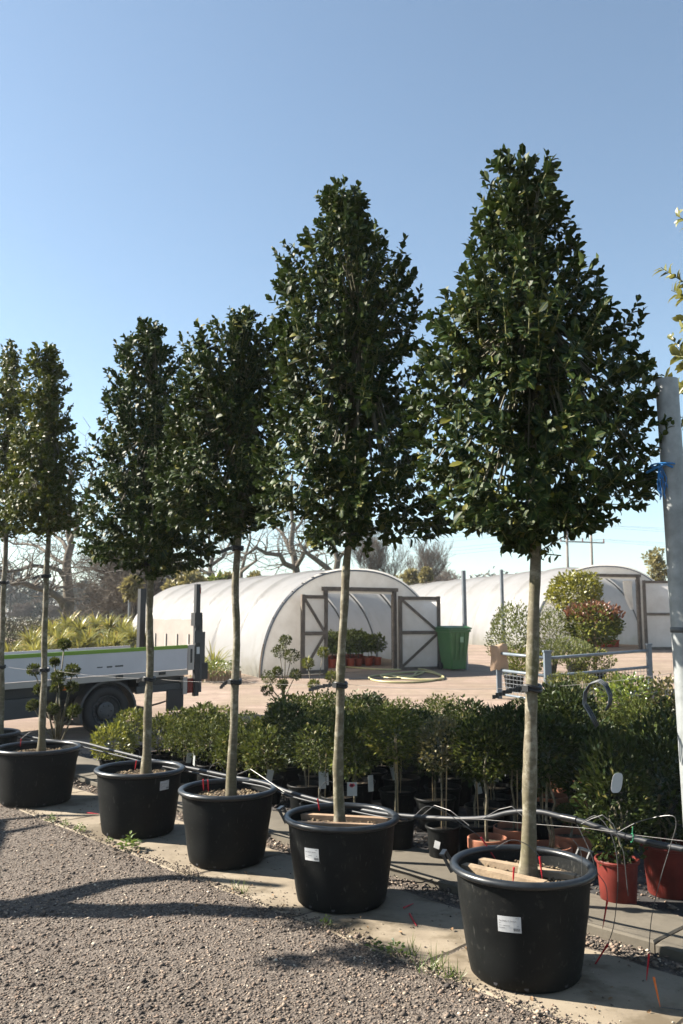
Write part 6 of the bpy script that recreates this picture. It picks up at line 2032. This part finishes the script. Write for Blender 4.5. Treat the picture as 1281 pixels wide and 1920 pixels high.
for px, py, d, rx, rz, lab in [(345, 1098, 30, 0.55, 0.55, 'straw-yellow bamboo above the tail lift, left one'), (365, 1092, 31, 0.5, 0.55, 'straw-yellow bamboo right above the tail lift column'), (478, 1086, 40, 0.35, 0.45, 'small yellowish bamboo above the near tunnel side'), (428, 1092, 36, 0.4, 0.5, 'yellowish bamboo left of the third trunk'), (325, 1108, 30, 0.4, 0.55, 'straw-yellow bamboo right of the fourth trunk'), (245, 1100, 29, 0.3, 0.45, 'thin straw-yellow bamboo left of the fourth trunk'), (765, 1083, 42, 0.6, 0.4, 'yellow-green bamboo right of the second trunk'), (798, 1082, 41, 0.4, 0.4, 'pale yellow bamboo between the two tunnels'), (1232, 1060, 38, 0.6, 0.75, 'thin straw-coloured tree left of the steel post')]:
    clump_tree('bamboo_shrub', lab, px, py, d, rx, rz, 'bamboo_leaf', 1300, 0.16, BM, cat='shrub')
clump_tree('dark_palm', 'dark green palm behind the tail lift column', 398, 1098, 33, 0.6, 0.35, 'camellia_leaf', 700, 0.25, BM, cat='palm')
for x0, x1, py, d, h, lab in [(-40, 120, 1180, 60, 1.0, 'clipped brown hedge low at the left edge'), (-40, 70, 1222, 26, 0.9, 'dark hedge behind the left end of the truck')]:
    a = at(x0, py, d); b = at(x1, py, d)
    n = 4200
    x = rng.uniform(a.x, b.x, n); z = gz(d) + rng.random(n) * h; y = d + rng.uniform(-0.5, 0.5, n)
    L = 0.13 if d > 40 else 0.07
    P, T, U = leaf_arrays(np.stack([x, y, z], 1), rand_unit(n), rand_unit(n), np.full(n, L), np.full(n, L * 0.6), 'dia')
    tag(link_mesh('hedge', np_mesh('hedge', P, T, U), 'hedge_leaf'), lab, 'hedge')

# a far belt of woodland closing the view
def far_wood():
    n = 26000
    x = rng.uniform(-170, 170, n); y = rng.uniform(165, 190, n)
    hmax = 6.0 + 2.2 * np.sin(x * 0.06) + 1.8 * np.sin(x * 0.21 + 1) + 0.9 * np.sin(x * 0.7)
    z = 0.8 + np.sqrt(rng.random(n)) * hmax * rng.uniform(0.8, 1.05, n)
    P, T, U = leaf_arrays(np.stack([x, y, z], 1), rand_unit(n), rand_unit(n), rng.uniform(0.7, 1.5, n), rng.uniform(0.3, 0.6, n), 'dia')
    tag(link_mesh('far_wood', np_mesh('far_wood', P, T, U), 'far_wood_leaf'), 'low belt of far brown-green woodland along the horizon', 'woodland', kind='stuff')
leaf_mat('far_wood_leaf', (0.07, 0.065, 0.045), (0.16, 0.135, 0.10), (0.12, 0.10, 0.08), rough=0.8, trans=0.0)
far_wood()

# ------------------------------------------------------------------ power line on twin poles
def power():
    d = 110.0
    a = at(1068, 1170, d); b = at(1114, 1170, d + 2)
    foot = Vector(((a.x + b.x) / 2, d + 1, gz(d)))
    root = thing('power_poles', 'twin wooden power poles with crossarms over the farther tunnel', 'power pole', foot)
    ztop = at(1090, 955, d).z
    for q in (a, b):
        MB().tube([Vector((q.x, q.y, gz(d) - 0.2)), Vector((q.x + 0.05, q.y, ztop))], [0.19, 0.14], 10).build('pole', 'brown_pole', root, smooth=True)
    z1 = at(1090, 1015, d).z; z2 = at(1090, 988, d).z
    for z, x0, x1, arm in ((z1, 1051, 1133, 'lower'), (z2, 1040, 1135, 'upper')):
        A = at(x0, 1015, d - 0.2); B = at(x1, 1015, d + 2.4)
        A = Vector((A.x, A.y, z)); B = Vector((B.x, B.y, z))
        MB().bar(A, B, 0.12, 0.16).build('crossarm', 'brown_pole', root)
        for k, end in ((0.01, 'left end'), (0.5, 'middle'), (0.99, 'right end')):
            p = A.lerp(B, k)
            MB().tube([p, p + Vector((0, 0, 0.55))], [0.10, 0.07], 8).build('insulator', 'red_pot', root)
            # conductors run off to both sides
            w = MB()
            for sx, sy, drop in ((90, -70, 7.5), (-150, 60, 6.0)):
                e = p + Vector((sx, sy * (0.6 + 0.4 * k), 0.55 - drop))
                w.tube(sag(p + Vector((0, 0, 0.5)), e, 1.6, 12), 0.011, 4)
            tag(w.build('power_cable', 'steel_dark', None, loc=p), 'overhead cable strung from the %s of the %s crossarm' % (end, arm), 'cable', 'overhead power cables')
power()

# ------------------------------------------------------------------ tree at the right edge and the trees beyond the left edge whose shade falls on the yard
def edge_tree():
    foot = Vector((2.26, 4.75, 0.0))
    root = thing('edge_tree', 'golden-leaved young tree reaching in at the right edge behind the steel post', 'tree', foot)
    MB().tube([foot, foot + Vector((0.02, 0, 1.2)), foot + Vector((0, 0.02, 2.2)), foot + Vector((0.0, 0, 4.2))], [0.035, 0.03, 0.024, 0.01], 10).build('trunk', 'holly_bark', root, smooth=True)
    n = 90
    z = rng.uniform(2.5, 4.0, n); th = rng.uniform(0, 6.28, n)
    rr = np.interp(z, [2.5, 2.9, 3.5, 4.0], [0.40, 0.46, 0.44, 0.36]) * rng.uniform(0.5, 1.0, n)
    tip = np.stack([rr * np.cos(th), rr * np.sin(th), z], 1)
    d = unit(np.stack([np.cos(th), np.sin(th), np.full(n, 0.5)], 1) + rng.normal(0, 0.3, (n, 3)))
    base = tip - d * 0.2
    k = 12; idx = np.repeat(np.arange(n), k); tp = np.tile((np.arange(k) + 0.5) / k, n)
    a = rng.uniform(0, 6.28, len(idx))
    ref = np.cross(d, np.array([[0, 0.3, 1.0]])); ref = unit(ref); r2 = np.cross(d, ref)
    rad = ref[idx] * np.cos(a)[:, None] + r2[idx] * np.sin(a)[:, None]
    ld = d[idx] * 0.5 + rad * 0.8
    P, T, U = leaf_arrays(base[idx] + d[idx] * (0.2 * tp)[:, None], ld, d[idx] + rng.normal(0, 0.2, (len(idx), 3)), rng.uniform(0.06, 0.095, len(idx)), rng.uniform(0.026, 0.04, len(idx)), 'leaf', rng.uniform(0.3, 1.8, len(idx)))
    cr = link_mesh('crown', np_mesh('crown', P, T, U, smooth=True), 'golden_leaf', root)
    P, Q = stems_arrays(base, tip, np.full(n, 0.003), np.full(n, 0.0018), 4)
    link_mesh('shoots', np_mesh('shoots', P, Q), 'shoot', cr)['kind'] = 'stuff'
    A = np.stack([np.zeros(n), np.zeros(n), z - 0.3], 1)
    P, Q = stems_arrays(A, base, np.full(n, 0.008), np.full(n, 0.004), 4)
    link_mesh('branches', np_mesh('branches', P, Q), 'branch', cr)['kind'] = 'stuff'
edge_tree()

def shade_tree():
    """forked bare tree just outside the left of the picture: its shadow lies across the gravel"""
    # the fork's shadow meets the ground at these pixels; walk back towards the sun to place the limbs
    k = 1.0 / math.tan(SUN_EL)
    sh = Vector((-math.cos(SUN_AZ), -math.sin(SUN_AZ), 0))           # where shadows point
    def up_from(px, py, h):
        g = atz(px, py, 0.01)
        return g - sh * (k * h) + Vector((0, 0, h))
    fork_g = atz(20, 1702, 0.01)
    foot = fork_g - sh * (k * 1.75)
    foot.z = 0
    root = thing('forked_tree', 'forked bare tree just beyond the left edge, seen by its shadow on the gravel', 'tree', foot)
    fork = foot + Vector((0, 0, 1.75))
    MB().tube([foot, foot + Vector((0, 0, 0.9)), fork + Vector((0, 0, 0.05))], [0.17, 0.145, 0.15], 12).build('trunk', 'oak_bark', root, smooth=True)
    l1 = [fork] + [up_from(px, py, h) for px, py, h in ((110, 1678, 1.95), (210, 1652, 2.25), (320, 1642, 2.6), (400, 1648, 2.85), (520, 1660, 3.2))]
    l2 = [fork + Vector((0.02, 0, -0.03))] + [up_from(px, py, h) for px, py, h in ((120, 1703, 1.95), (230, 1706, 2.3), (340, 1700, 2.65), (480, 1708, 3.05), (640, 1712, 3.5), (760, 1700, 3.9))]
    MB().tube(l1, [0.12, 0.085, 0.068, 0.062, 0.055, 0.04], 10).build('limb', 'oak_bark', root, smooth=True)
    MB().tube(l2, [0.13, 0.125, 0.115, 0.11, 0.10, 0.08, 0.05], 10).build('limb', 'oak_bark', root, smooth=True)
    extra = [up_from(-60, 1690, 2.3), up_from(0, 1535, 2.6), up_from(90, 1528, 2.9), up_from(180, 1528, 3.2)]
    MB().tube([fork - Vector((0, 0, 0.2))] + extra, [0.09, 0.05, 0.045, 0.04, 0.03], 8).build('limb', 'oak_bark', root, smooth=True)
    extra = [up_from(-60, 1680, 2.2), up_from(0, 1560, 2.4), up_from(80, 1545, 2.7)]
    MB().tube([fork - Vector((0, 0, 0.15))] + extra, [0.07, 0.045, 0.04, 0.025], 8).build('limb', 'oak_bark', root, smooth=True)
    # evergreen leaves high up break the light over the tubs
    cl = []
    for px, py, h, r, n in ((600, 1720, 3.6, 0.22, 260), (700, 1790, 3.9, 0.20, 200), (540, 1800, 3.6, 0.12, 70), (800, 1720, 4.2, 0.2, 160)):
        c = up_from(px, py, h)
        p = np.array(c)[None] + rand_unit(n) * (rng.random((n, 1)) ** 0.4) * np.array([[r, r * 0.9, r * 0.6]])
        cl.append(p)
    p = np.concatenate(cl) - np.array(foot)
    n = len(p)
    P, T, U = leaf_arrays(p, rand_unit(n), rand_unit(n), rng.uniform(0.06, 0.09, n), rng.uniform(0.03, 0.045, n), 'leaf')
    link_mesh('ivy_leaves', np_mesh('ivy_leaves', P, T, U), 'holly_leaf', root)
shade_tree()

# ------------------------------------------------------------------ thin spring haze
def haze():
    m = bpy.data.materials.new('haze'); m.use_nodes = True
    nt = m.node_tree; nt.nodes.clear()
    out = nt.nodes.new('ShaderNodeOutputMaterial'); v = nt.nodes.new('ShaderNodeVolumePrincipled')
    v.inputs['Color'].default_value = (0.86, 0.91, 1.0, 1)
    v.inputs['Density'].default_value = 0.0005
    v.inputs['Anisotropy'].default_value = 0.2
    nt.links.new(v.outputs[0], out.inputs['Volume'])
    o = MB().box((0, 880, 10.0), (1860, 1900, 22.4)).build('haze', m)
    tag(o, 'thin pale haze over the nursery and the woods behind', 'haze', kind='stuff')
haze()
